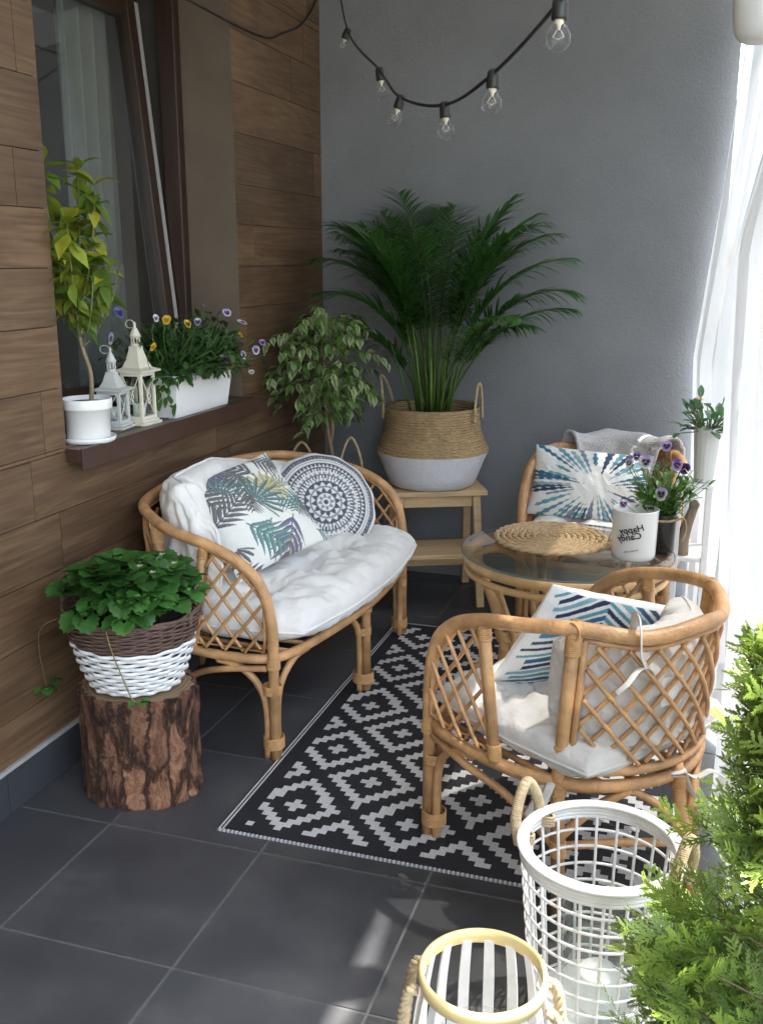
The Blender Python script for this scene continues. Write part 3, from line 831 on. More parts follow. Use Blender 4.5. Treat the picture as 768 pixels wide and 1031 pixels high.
def mandala(u, v, side):
    r = math.hypot(u, v)*1.0; a = math.atan2(v, u)
    DK = V(.085, .095, .115); GR_ = V(.26, .27, .30); W_ = V(.74, .74, .73)
    def petals(n, ph=0): return abs(((a*n/(2*math.pi)+ph) % 1)-.5)*2
    if r > .93: return W_
    if r > .90: return DK
    if r > .84: return DK if petals(90) > .5 else GR_
    if r > .815: return W_
    if r > .755: return W_ if (petals(46) < .45 and abs(r-.785) < .018) else (DK if r > .80 or r < .765 else W_*.95)
    if r > .735: return DK
    if r > .675: return DK if ((r-.675)/.06 + petals(60)) > 1 else W_
    if r > .655: return DK
    if r > .60: return DK if petals(70) > .55 else W_
    if r > .58: return W_
    if r > .52: return GR_ if ((r-.52)/.06 < petals(40)) else W_
    if r > .50: return DK
    if r > .45: return DK if petals(52, .5) > .5 else W_
    if r > .40: return W_ if petals(36) > .4 else GR_
    if r > .365: return DK
    if r > .30: return W_ if (r-.30)/.065 < petals(16)*1.1 else DK
    if r > .27: return GR_
    if r > .19: return DK if (r-.19)/.08 < petals(12) else W_
    if r > .16: return DK
    if r > .08: return GR_ if petals(8) > (r-.08)/.08 else W_
    if r > .05: return W_
    return DK
b = MB()
def rdisc(p): return p
def build_round():
    nr, na = 90, 240; vs = []; cs = []; fs = []
    fn = frame_fn(at(1, 3.47, 324, 510), (.50, -.62, .45), (-.2, .2, 1))
    for side in (1, -1):
        for i in range(nr+1):
            r = math.sin(.5*math.pi*i/nr)
            for k in range(na):
                a = 2*math.pi*k/na; h = .062*max(0, 1-r**2.6)**.55*side
                x, y = .215*r*math.cos(a), .215*r*math.sin(a)
                h += side*.005*fbm((x*9, y*9, side*3), 2)*(1-r)**.4
                s_ = 1+.012*math.sin(a*13)*r**8
                vs.append(fn(V(x*s_, y*s_, h))); cs.append(mandala(r*math.cos(a), r*math.sin(a), side) if side > 0 else WHT)
    for s_ in range(2):
        o = s_*(nr+1)*na
        for i in range(nr):
            for k in range(na):
                q = (o+i*na+k, o+i*na+(k+1) % na, o+(i+1)*na+(k+1) % na, o+(i+1)*na+k)
                fs.append(q[::-1] if s_ == 0 else q)
    b.add(vs, fs, cs)
build_round()
tag(b.build('round_pillow', M['print']), 'round pillow with grey mandala rings on the loveseat', 'pillow')
# ================================================================== RUG
def rug():
    c = .0206; x0, x1, y0, y1 = -1.155, .045, 2.155, 3.815
    nx, ny = int(round((x1-x0)/c)), int(round((y1-y0)/c)); b = MB()
    BL, WH = (.012, .013, .018), (.60, .60, .60)
    vs = {}; verts = []; 
    def zz(x, y): return .005+.0012*fbm((x*4, y*4, 1), 2)
    b.smooth = True
    Mx = 1.5*c
    def colat(i, j):
        x, y = x0+(i+.5)*c, y0+(j+.5)*c
        if i < 1 or i >= nx-1: return WH
        if i < 2 or i >= nx-2: return BL
        if j < 2 or j >= ny-2 or i < 3 or i >= nx-3: return BL
        gx = round((x+.992)/c); gy = round((y-2.339)/(.34/16))
        best = 99
        a = gx % 16; e = gy % 16
        for (p, q) in ((0, 0), (16, 0), (0, 16), (16, 16), (8, 8)):
            best = min(best, abs(a-p)+abs(e-q))
        return WH if best <= 1 or 5 <= best <= 6 else BL
    for j in range(ny):
        for i in range(nx):
            xa, ya = x0+i*c, y0+j*c; col = colat(i, j)
            if i < 1:   # thin double white line along the edge
                for k, cc in enumerate((WH, BL, WH, BL)):
                    xx = xa+k*c/4; b.add([(xx, ya, zz(xx, ya)), (xx+c/4, ya, zz(xx+c/4, ya)), (xx+c/4, ya+c, zz(xx+c/4, ya+c)), (xx, ya+c, zz(xx, ya+c))], [(0, 1, 2, 3)], [cc]*4)
                continue
            b.add([(xa, ya, zz(xa, ya)), (xa+c, ya, zz(xa+c, ya)), (xa+c, ya+c, zz(xa+c, ya+c)), (xa, ya+c, zz(xa, ya+c))], [(0, 1, 2, 3)], [col]*4)
    X1, Y1 = x0+nx*c, y0+ny*c
    o = b.build('rug', M['rugcol'])
    tag(o, 'black and white rug of stepped diamonds on the tiles', 'rug')
    h = MB()
    for yy in (y0, Y1):
        n = int((X1-x0)/.006)
        for k in range(n):
            h.cur = WH if k % 2 else (.25, .25, .26)
            h.box((x0+k*.006, yy-.004, .001), (x0+k*.006+(.0045 if k % 2 == 0 else .0058), yy+.002, .0065+.0012*(k % 2)))
    h.cur = BL
    h.smooth = False
    h.box((x0-.0015, y0, .0005), (x0-.0002, Y1, .0062)); h.box((X1+.0002, y0, .0005), (X1+.0015, Y1, .0062))
    h.build('hem', M['rugcol'], o)
rug()

# ================================================================== GLASS TABLE
TC = (-.39, 3.30); TZ = .535
tab = thing('coffee_table', (*TC, 0), 'round rattan coffee table with a glass top', 'table')
b = MB(); b.tube(circle(.335, TZ-.018, 72), .019, 12, closed=True); b.build('rim_ring', M['rattan_pale'], tab)
b = MB(); b.tube(circle(.335, TZ-.060, 72), .012, 10, closed=True); b.tube(circle(.205, .175, 48), .0105, 8, closed=True); b.build('lower_ring', M['rattan_pale'], tab)
b = MB(); b.lathe([(0, TZ+.0025), (.355, TZ+.0025), (.357, TZ+.005), (.357, TZ+.008), (.355, TZ+.0105), (0, TZ+.0105)], 96)
gt = b.build('glass_top', M['tabletop'], tab)
b = MB(); b.lathe([(.3572, TZ+.003), (.3585, TZ+.0045), (.3585, TZ+.0085), (.3572, TZ+.010)], 96); b.build('polished_edge', M['edge_glass'], gt)
for k in range(4):
    a = R(45*0+90*k-2); ca_, sa = math.cos(a), math.sin(a); tx, ty = -sa, ca_
    def p(r, s_, z): return V(r*ca_+s_*tx, r*sa+s_*ty, z)
    b = MB()
    b.tube([p(.315, 0, TZ-.02), p(.26, 0, .37), p(.215, 0, .20), p(.225, 0, .12), p(.255, 0, .0)], .0155, 10)
    for s_ in (-1, 1):
        b.tube(spline([p(.225, s_*.028, 0), p(.185, s_*.026, .2), p(.235, s_*.03, .37), p(.268, s_*.055, .43), p(.300, s_*.11, .463), p(.298, s_*.17, .47)], 6), .0105, 8)
    o = b.build('leg', M['rattan_pale'], tab)
    for z0 in (.235, .165):
        w = MB()
        for i in range(8):
            z = z0+.005*i; r_ = np.interp(z, [.12, .20, .37], [.225, .215, .26])
            w.tube([p(r_-.006, 0, z)+V(.032*math.cos(q)*.75, .032*math.sin(q)*.75, 0) for q in np.linspace(0, 2*math.pi, 19)[:-1]], .0028, 5, closed=True)
        w.build('binding', M['binding'], o)
tab.rotation_euler[2] = R(35)
GTZ = TZ+.0108
# placemat: a spiral of plaited hyacinth
b = MB(); pm = (-.455, 3.40); rr = random.Random(4); turns = 9; Rm = .205
n = turns*46
pts = []
for k in range(n+1):
    t = k/n; a = 2*math.pi*turns*t; r_ = .012+(Rm-.012)*t
    pts.append((r_, a))
for s_ in range(3):
    q = []
    for k, (r_, a) in enumerate(pts):
        ph = 2*math.pi*s_/3 + r_*a*0 + k*1.05*(.35+r_*2.6)
        q.append(V(pm[0]+(r_+.0065*math.cos(ph))*math.cos(a), pm[1]+(r_+.0065*math.cos(ph))*math.sin(a), GTZ+.0085+.0045*math.sin(ph)+rr.uniform(-.0006, .0006)))
    b.tube(q, .0060, 6)
tag(b.build('placemat', M['placemat']), 'round plaited straw placemat on the glass table', 'placemat')
# candle in a white glass with mirrored handwriting
cp = at(2, GTZ, 637, 560); CR = .074
cnd = thing('candle_jar', tuple(cp), 'white glass candle jar with black handwriting on the table', 'candle')
b = MB(); b.lathe([(0, .0), (.066, .0), (.070, .003), (.0715, .014), (.074, .15), (.0755, .163), (.0755, .166), (.0725, .166), (.0715, .135), (0, .133)], 56)
b.build('jar', M['wax'], cnd)
b = MB(); b.lathe([(.0725, .0165), (.0735, .0155), (.0728, .004), (.071, .0012)], 56); b.build('clear_base', M['clear'], cnd)
b = MB(); b.tube([V(0, 0, .132), V(.001, 0, .148)], .0012, 6); b.build('wick', M['ink'], cnd)
def jar_text(txt, size, cz, shear, ang, parent, mirror=True):
    cu = bpy.data.curves.new('writing', 'FONT'); cu.body = txt; cu.size = size; cu.shear = shear; cu.align_x = 'CENTER'; cu.extrude = .0002; cu.offset = .0006 if size > .02 else 0
    o = bpy.data.objects.new('tmp_text', cu); COL.objects.link(o)
    bpy.context.view_layer.update()
    me = bpy.data.meshes.new_from_object(o.evaluated_get(bpy.context.evaluated_depsgraph_get()))
    bpy.data.objects.remove(o)
    th0 = math.atan2(-cp[1], -cp[0])+ang
    for v in me.vertices:
        x, y, z = v.co
        if mirror: x = -x
        y += x*.25
        R_ = .0742+.0012*(cz/.15)
        a = th0 + x/R_
        v.co = ((R_+.0006+z)*math.cos(a), (R_+.0006+z)*math.sin(a), cz+y)
    me.materials.clear(); me.materials.append(M['ink'])
    w = bpy.data.objects.new('writing', me); COL.objects.link(w); w.parent = parent
jar_text('Happy', .031, .100, .35, -.10, cnd)
jar_text('Candy', .031, .074, .35, -.18, cnd)
jar_text('scented candle', .008, .035, 0, -.10, cnd)

# pansy pot behind the candle
def pansy(b, c, n, size, cols, rr, eye=(.02, .005, .03)):
    """five petals round a yellow eye, facing n"""
    n = unit(n); up = unit(V(0, 0, 1)-n*n[2]); rt = np.cross(up, n); c = np.asarray(c, float)
    for (an, sc, ci) in ((90+38, 1.0, 0), (90-38, 1.0, 0), (180-5, .92, 1), (5, .92, 1), (270, 1.1, 1)):
        a = R(an+rr.uniform(-6, 6)); d = rt*math.cos(a)+up*math.sin(a); s = np.cross(n, d)
        L = size*.56*sc; W = size*.44*sc; vs = [c+n*.001]; cl = [(.75, .5, .05)]
        for ring, (f, k) in enumerate(((.16, .5), (.46, .85), (1.0, 1.0))):
            for i in range(7):
                t = -1+2*i/6; x = L*f*(1-.38*t*t); y = W*k*f*t*.9
                vs.append(c+d*x+s*y+n*(.002+.10*size*f*f*(.3-.6*abs(t)) + (.002 if ci == 0 else .004)))
                base = cols[ci]
                cl.append(eye if (ring == 0 or (ring == 1 and ci == 1)) else base)
        fs = [(0, 1+i, 2+i) for i in range(6)]+[(1+i+7*q_, 8+i+7*q_, 9+i+7*q_, 2+i+7*q_) for i in range(6) for q_ in (0, 1)]
        b.add(vs, fs, cl)
PUR, LIL, WHI, YEL, DPU = (.13, .05, .30), (.42, .32, .62), (.78, .75, .80), (.75, .52, .05), (.07, .015, .09)
jp = at(2, GTZ, 661, 549); jp = V(-.090, 3.37, GTZ)
pp = thing('pansy_pot', tuple(jp), 'lilac and white pansies in a dark glass jar behind the candle', 'potted plant')
b = MB(); b.lathe([(0, .002), (.045, .0), (.050, .004), (.052, .12), (.0515, .135)], 36); b.build('jar', M['dark_glass'], pp)
b = MB(); b.lathe([(0, .006), (.046, .006), (.048, .105), (0, .11)], 28); b.build('soil', M['soil'], pp)
b = MB(); rope(b, circle(.056, .118, 30)+[V(.056, 0, .118)], .004, 2, .02, 5); b.tube(spline([V(.05, -.03, .115), V(.075, -.045, .13), V(.085, -.03, .09), V(.075, -.04, .05)], 5), .003, 5); b.build('twine', M['jute'], pp)
rr = random.Random(5); b = MB(); st = MB()
for i in range(110):
    a = rr.uniform(0, 6.28); e = rr.uniform(.75, 1.5); r0 = rr.uniform(0, .035); L = rr.uniform(.05, .20)
    p0 = V(r0*math.cos(a), r0*math.sin(a), .11); d = V(math.cos(a)*math.cos(e), math.sin(a)*math.cos(e), math.sin(e))
    g_ = rr.uniform(.7, 1.4); st.cur = (.07*g_, .14*g_, .03); st.tube([p0, p0+d*L*.6+V(0, 0, .01), p0+d*L], .0012, 4)
    for k in range(3):
        q = p0+d*L*rr.uniform(.4, 1); dd = unit(d+V(*[rr.uniform(-.8, .8) for _ in range(3)]))
        b.cur = (.08*g_, .18*g_, .03*g_); b.leaf(q, dd, V(0, 0, 1), rr.uniform(.022, .045), rr.uniform(.012, .019), .3, .5)
b.build('foliage', M['leaf'], pp)
for i, (x, y, px_, py, s_, cs) in enumerate(((0, 0, 650, 464, .042, (LIL, WHI)), (0, 0, 681, 468, .038, (PUR, LIL)), (0, 0, 690, 472, .036, (DPU, PUR)), (0, 0, 666, 497, .042, (LIL, WHI)), (0, 0, 671, 449, .034, (LIL, LIL)), (0, 0, 642, 459, .03, (LIL, LIL)), (0, 0, 628, 507, .026, (WHI, LIL)), (0, 0, 634, 466, .028, (LIL, WHI)))):
    q = at(1, 3.28+.025*(i % 3) if i != 6 else 3.10, px_, py)-jp; f = MB(); pansy(f, q, (rr.uniform(-.6, .6), -1, rr.uniform(-.2, .6)), s_*.95, cs, rr); f.build('flower', M['petal'], pp)
    st.cur = (.09, .17, .04); st.tube(spline([V(q[0]*.2, q[1]*.2, .11), V(q[0]*.6, q[1]*.5, q[2]*.7), q-V(0, -.004, .0)], 5), .0013, 4)
st.build('stems', M['stem'], pp)

# ================================================================== STEP STOOL AND PALM
stl = thing('step_stool', (-1.237, 4.0, 0), 'pine step stool carrying the palm basket', 'stool', R(24))
TZs = .525
def sb(name, lo, hi, bv=.003, parent=stl):
    b = MB(); b.smooth = False; b.box(lo, hi); return b.build(name, M['pine'], parent, bevel=bv)
b = MB(); b.smooth = False
for k in range(2): b.box((0, .005+.142*k, TZs-.022), (.43, .005+.142*(k+1)-.0015, TZs))
b.build('top', M['pine'], stl, bevel=.003)
def tleg(x0, x1, y0, y1, zt, ysh):
    b = MB(); w, d = .034, .034
    b.prism([(x0-w/2, y0-d/2, 0), (x0+w/2, y0-d/2, 0), (x0+w/2, y0+d/2, 0), (x0-w/2, y0+d/2, 0)], [(x1-w/2, y1-d/2, zt), (x1+w/2, y1-d/2, zt), (x1+w/2, y1+d/2, zt), (x1-w/2, y1+d/2, zt)])
    b.build('leg', M['pine'], stl, bevel=.003)
tleg(.028, .045, -.02, .04, TZs-.0225, 0); tleg(.402, .385, -.02, .04, TZs-.0225, 0)
tleg(.028, .045, .335, .25, TZs-.0225, 0); tleg(.402, .385, .335, .25, TZs-.0225, 0)
sb('apron', (.063, .030, TZs-.075), (.367, .048, TZs-.0225)); sb('apron', (.063, .242, TZs-.075), (.367, .260, TZs-.0225))
b = MB(); b.smooth = False
for k in range(2): b.box((.056, -.09+.125*k, .245), (.374, -.09+.125*(k+1)-.0015, .266))
b.build('step', M['pine'], stl, bevel=.003)
sb('apron', (.058, -.012, .195), (.372, .006, .2445))
PB = V(-1.115, 4.235, TZs+.001)
palm = thing('areca_palm', tuple(PB), 'tall areca palm in a two-tone belly basket on the stool', 'potted plant')
prof_w = [(0, 0), (.165, .0), (.19, .012), (.207, .05), (.232, .115), (.252, .160)]
prof_s = [(.2525, .161), (.250, .172), (.232, .205), (.216, .25), (.208, .30), (.207, .352), (.204, .358), (.199, .352), (.205, .28), (.23, .21), (.2, .2)]
b = MB(); b.lathe(prof_w, 64); bw = b.build('basket', M['seagrass_white'], palm)
bw['label'] = 'white dipped lower half of the basket'
b = MB(); b.lathe(prof_s, 64); b.build('seagrass_band', M['seagrass'], palm)
b = MB(); b.disc(.198, .30, 40); b.build('soil', M['soil'], palm)
for sx, h_, lean_ in ((-1, .12, -.03), (1, .10, .0)):
    b = MB(); x = sx*.207
    rope(b, spline([V(x*1.01, -.075, .30), V(x, -.07, .36), V(x+lean_*.6+sx*.0, -.04, .36+h_*.75), V(x+lean_, 0, .36+h_), V(x+lean_*.6, .04, .36+h_*.7), V(x, .07, .36), V(x*1.01, .075, .30)], 8), .006, 2, .025, 6)
    b.build('handle', M['jute'], palm)
rr = random.Random(21); stem = MB()
def frond(az, el0, L, bend, gr, base, leafL, start=.36, twist=0):
    b = MB(); p = base.copy(); n = 34; st_ = L/n; pts = [p.copy()]; dirs = []
    h = V(math.cos(az), math.sin(az), 0)
    for k in range(n):
        t = k/n; e = el0-bend*t**2.0
        d = h*math.cos(e)+V(0, 0, 1)*math.sin(e); p = p+d*st_
        w = PB+p
        if w[1] > DY-.03: p[1] = DY-.03-PB[1]
        if w[0] < WX+.04: p[0] = WX+.04-PB[0]
        pts.append(p.copy()); dirs.append(d)
    rad = [.0055*(1-.82*k/n)+.0006 for k in range(n+1)]
    gg = rr.uniform(.8, 1.2)
    b.cur = (.075*gg, .13*gg, .022); b.tube(pts, rad, 5)
    side0 = np.cross(h, V(0, 0, 1))
    k0 = int(n*start); 
    for k2 in range(k0*2, n*2):
        k = k2/2; i = int(k); t = (k-k0)/(n-k0); d = dirs[min(i, n-1)]; q = pts[i]*(1-(k-i))+pts[min(i+1, n)]*(k-i)
        ll = leafL*(math.sin(math.pi*min(1, .22+.74*t))**.7)*rr.uniform(.9, 1.08)
        for sd in (-1, 1):
            up = np.cross(side0, d); fw = .62+.80*t
            dd = unit(side0*sd*1.0+d*fw+up*(.42-.25*t)+V(0, 0, rr.uniform(-.12, .06)))
            g2 = gr*rr.uniform(.75, 1.25)
            b.leaf(q, dd, V(0, 0, 1) if abs(dd[2]) < .95 else h, ll, .0108, .2, rr.uniform(.3, .75), prof=[.4, .95, 1, .85, .5, .03],
                   c0=(.046*g2, .140*g2, .026*g2), c1=(.066*g2, .185*g2, .034*g2))
    o = b.build('frond', M['leaf'], palm)
    me = o.data; co = np.empty(len(me.vertices)*3); me.vertices.foreach_get('co', co); co = co.reshape(-1, 3)
    co[:, 1] = np.minimum(co[:, 1], DY-.012-PB[1]); co[:, 0] = np.maximum(co[:, 0], WX+.012-PB[0]); me.vertices.foreach_set('co', co.ravel())
specs = []
for (px_, py, L_, el, bend) in ():
    pass
# azimuth (deg, 0 = right), start elevation, length, bend
FR = [(180, 84, 1.0, 62), (170, 80, .98, 70), (190, 78, .95, 75), (160, 86, 1.0, 48), (205, 82, .95, 55), (185, 72, .85, 75), (150, 85, 1.0, 40),
      (0, 84, 1.05, 62), (-10, 80, 1.02, 66), (10, 77, 1.0, 72), (-5, 72, .92, 78), (20, 84, 1.02, 50), (-20, 82, 1.0, 58), (5, 66, .8, 70),
      (-60, 84, .95, 55), (-90, 85, .9, 50), (-120, 84, .95, 55), (90, 88, 1.0, 25), (70, 86, 1.0, 30), (110, 86, 1.0, 30), (-150, 84, .98, 58), (30, 86, 1.02, 40), (150, 88, 1.05, 30),
      (-15, 66, .72, 70), (185, 66, .66, 70), (-30, 70, .75, 75)]
for (az, el, L_, bend) in FR:
    a = R(az+rr.uniform(-6, 6)); r0 = rr.uniform(.01, .06); a2 = a+rr.uniform(-1.0, 1.0)
    frond(a, R(el+rr.uniform(-3, 3)), L_*rr.uniform(.93, 1.02), R(bend*1.08), rr.uniform(.75, 1.3), V(r0*math.cos(a2), r0*math.sin(a2), .30), (.28 if L_ > .8 else .21), .44 if L_ > .8 else .4)
for k in range(34):
    a = rr.uniform(0, 6.28); r0 = rr.uniform(.0, .09); g_ = rr.uniform(.7, 1.3); h_ = rr.uniform(.15, .42)
    stem.cur = (.075*g_, .15*g_, .022*g_)
    stem.tube([V(r0*math.cos(a), r0*math.sin(a), .30), V(r0*1.5*math.cos(a), r0*1.5*math.sin(a), .30+h_*.5), V(r0*2.1*math.cos(a), r0*2.1*math.sin(a), .30+h_)], [.006, .005, .002], 6)
stem.build('stems', M['stem'], palm)

# ================================================================== FICUS
FB = V(-1.50, 3.965, 0)
fic = thing('ficus', tuple(FB), 'small variegated ficus tree in a handled basket behind the loveseat', 'potted plant')
b = MB(); b.lathe([(0, 0), (.11, 0), (.125, .02), (.13, .3), (.128, .60), (.124, .604), (.119, .60), (.119, .5), (0, .5)], 40); b.build('basket', M['seagrass'], fic)
b = MB(); b.disc(.117, .56, 30); b.build('soil', M['soil'], fic)
for sx in (-1, 1):
    b = MB(); c0 = V(sx*.11, -.05 if sx < 0 else -.04, 0)
    rope(b, spline([c0+V(-.045, 0, .55), c0+V(-.045, 0, .68), c0+V(0, 0, .775 if sx > 0 else .745), c0+V(.045, 0, .68), c0+V(.045, 0, .55)], 8), .0055, 2, .022, 6)
    b.build('handle', M['jute'], fic)
rr = random.Random(33)
tr_ = MB(); tr_.cur = (.20, .13, .075); fo = MB()
tr_.tube(spline([V(0, 0, .54), V(.012, -.01, .68), V(-.008, 0, .80), V(-.02, .0, 1.0), V(-.025, .0, 1.25)], 6), [.012-.00025*i for i in range(25)], 8)
tr_.tube(spline([V(.012, .012, .54), V(-.008, .01, .68), V(.014, .0, .80), V(.0, .0, .9)], 6), .008, 8)
for i in range(62):
    z0 = rr.uniform(.82, 1.25); a = rr.uniform(0, 6.283); L = rr.uniform(.10, .26)*(1.1-abs(z0-1.05)*1.2)
    p0 = V(-.015, 0, z0); e = rr.uniform(.2, 1.1)
    pts = []
    p = p0.copy(); 
    for k in range(9):
        ee = e-1.45*(k/8)**1.5; p = p+V(math.cos(a)*math.cos(ee), math.sin(a)*math.cos(ee), math.sin(ee))*L/8; pts.append(p.copy())
    pts = [p0]+pts; tr_.cur = (.11, .085, .045); tr_.tube(pts, [.003*(1-k/11) for k in range(10)], 5)
    for k in range(1, 10):
        for s_ in range(2 if k % 2 else 3):
            q = pts[k]; g_ = rr.uniform(.7, 1.35)
            dd = unit(V(math.cos(a+rr.uniform(-1.6, 1.6)), math.sin(a+rr.uniform(-1.6, 1.6)), rr.uniform(-1.3, .35)))
            e_ = (.40*g_, .44*g_, .22*g_) if rr.random() < .6 else (.12*g_, .2*g_, .04*g_)
            fo.leaf(q, dd, V(rr.uniform(-.4, .4), rr.uniform(-.4, .4), 1), rr.uniform(.044, .070), rr.uniform(.022, .033), rr.uniform(.1, .4), .5,
                    prof=[.05, .75, 1, .72, .22, .01], c0=(.055*g_, .14*g_, .03*g_), edge=e_)
tr_.build('trunk', M['stem'], fic); o = fo.build('crown', M['leaf'], fic)
me = o.data; co = np.empty(len(me.vertices)*3); me.vertices.foreach_get('co', co); co = co.reshape(-1, 3)
co[:, 0] = np.maximum(co[:, 0], WX+.012-FB[0]); me.vertices.foreach_set('co', co.ravel())

# ================================================================== WINDOW SILL
SZ = WZ0-.0038
cpot = at(2, SZ, 90, 444); cpot = V(cpot[0], cpot[1], SZ)
cit = thing('citrus_tree', tuple(cpot), 'young citrus tree with yellow-green leaves in a white pot on the sill', 'potted plant')
b = MB(); b.lathe([(0, .003), (.060, .003), (.064, .012), (.0685, .100), (.0735, .101), (.0745, .104), (.0755, .130), (.074, .1325), (.0705, .131), (.070, .11), (0, .108)], 48)
pt = b.build('pot', M['white_plastic'], cit)
b = MB(); b.lathe([(0, .0), (.070, .0), (.078, .004), (.082, .016), (.080, .018), (.075, .010), (0, .006)], 48); b.build('saucer', M['white_plastic'], pt)
b = MB(); b.disc(.0705, .118, 40); b.build('soil', M['soil'], cit)
rr = random.Random(8); tr_ = MB(); fo = MB()
tr_.cur = (.22, .17, .10)
main = spline([V(.01, .01, .115), V(.015, .01, .20), V(.0, .0, .28), V(-.015, -.0, .36)], 6)
tr_.tube(main, [.0075-.0001*i for i in range(len(main))], 8)
def cleaf(q, a, tz, L, g_, yel):
    dd = unit(V(math.cos(a), math.sin(a), tz))
    c = V(.10, .17, .022)*(1-yel)+V(.40, .36, .03)*yel
    fo.leaf(q, dd, V(rr.uniform(-.5, .5), rr.uniform(-.5, .5), 1), L, L*.46, .25, rr.uniform(.3, .9), prof=[.06, .7, 1, .85, .4, .02], c0=tuple(c*g_), c1=tuple(c*g_*1.15))
top = main[-1]
for (az, ht, sp) in ((.4, .40, .07), (2.2, .36, .08), (4.0, .44, .06), (5.2, .33, .10), (1.4, .46, .04), (3.1, .28, .09), (0, .20, .10)):
    q0 = main[-1-rr.randint(0, 4)]
    pts = spline([q0, q0+V(math.cos(az)*sp*.6, math.sin(az)*sp*.6, ht*.35), q0+V(math.cos(az)*sp, math.sin(az)*sp, ht*.75), q0+V(math.cos(az)*sp*1.1, math.sin(az)*sp*1.1, ht)], 6)
    tr_.cur = (.16, .17, .06); tr_.tube(pts, [.0038*(1-.75*i/len(pts)) for i in range(len(pts))], 6)
    for i in range(3, len(pts)):
        for k in range(rr.choice((2, 2, 3))):
            cleaf(pts[i], rr.uniform(0, 6.28), rr.uniform(-.9, .7) if i < len(pts)-2 else rr.uniform(.2, 1.6), rr.uniform(.06, .10), rr.uniform(.9, 1.4), rr.choice((0, 0, .1, .15, .3, .6)))
for az, ln in ((2.7, .16), (0.1, .18), (-.6, .15)):   # low thin side shoots
    q0 = main[12]; pts = spline([q0, q0+V(math.cos(az)*ln*.5, math.sin(az)*ln*.5, ln*.6), q0+V(math.cos(az)*ln*.75, math.sin(az)*ln*.75, ln*1.3)], 6)
    tr_.tube(pts, .002, 5)
    for i in range(6, len(pts), 2): cleaf(pts[i], rr.uniform(0, 6.28), rr.uniform(-.5, .5), rr.uniform(.025, .05), 1, .2)
tr_.build('trunk', M['stem'], cit); fo.build('foliage', M['leaf'], cit)

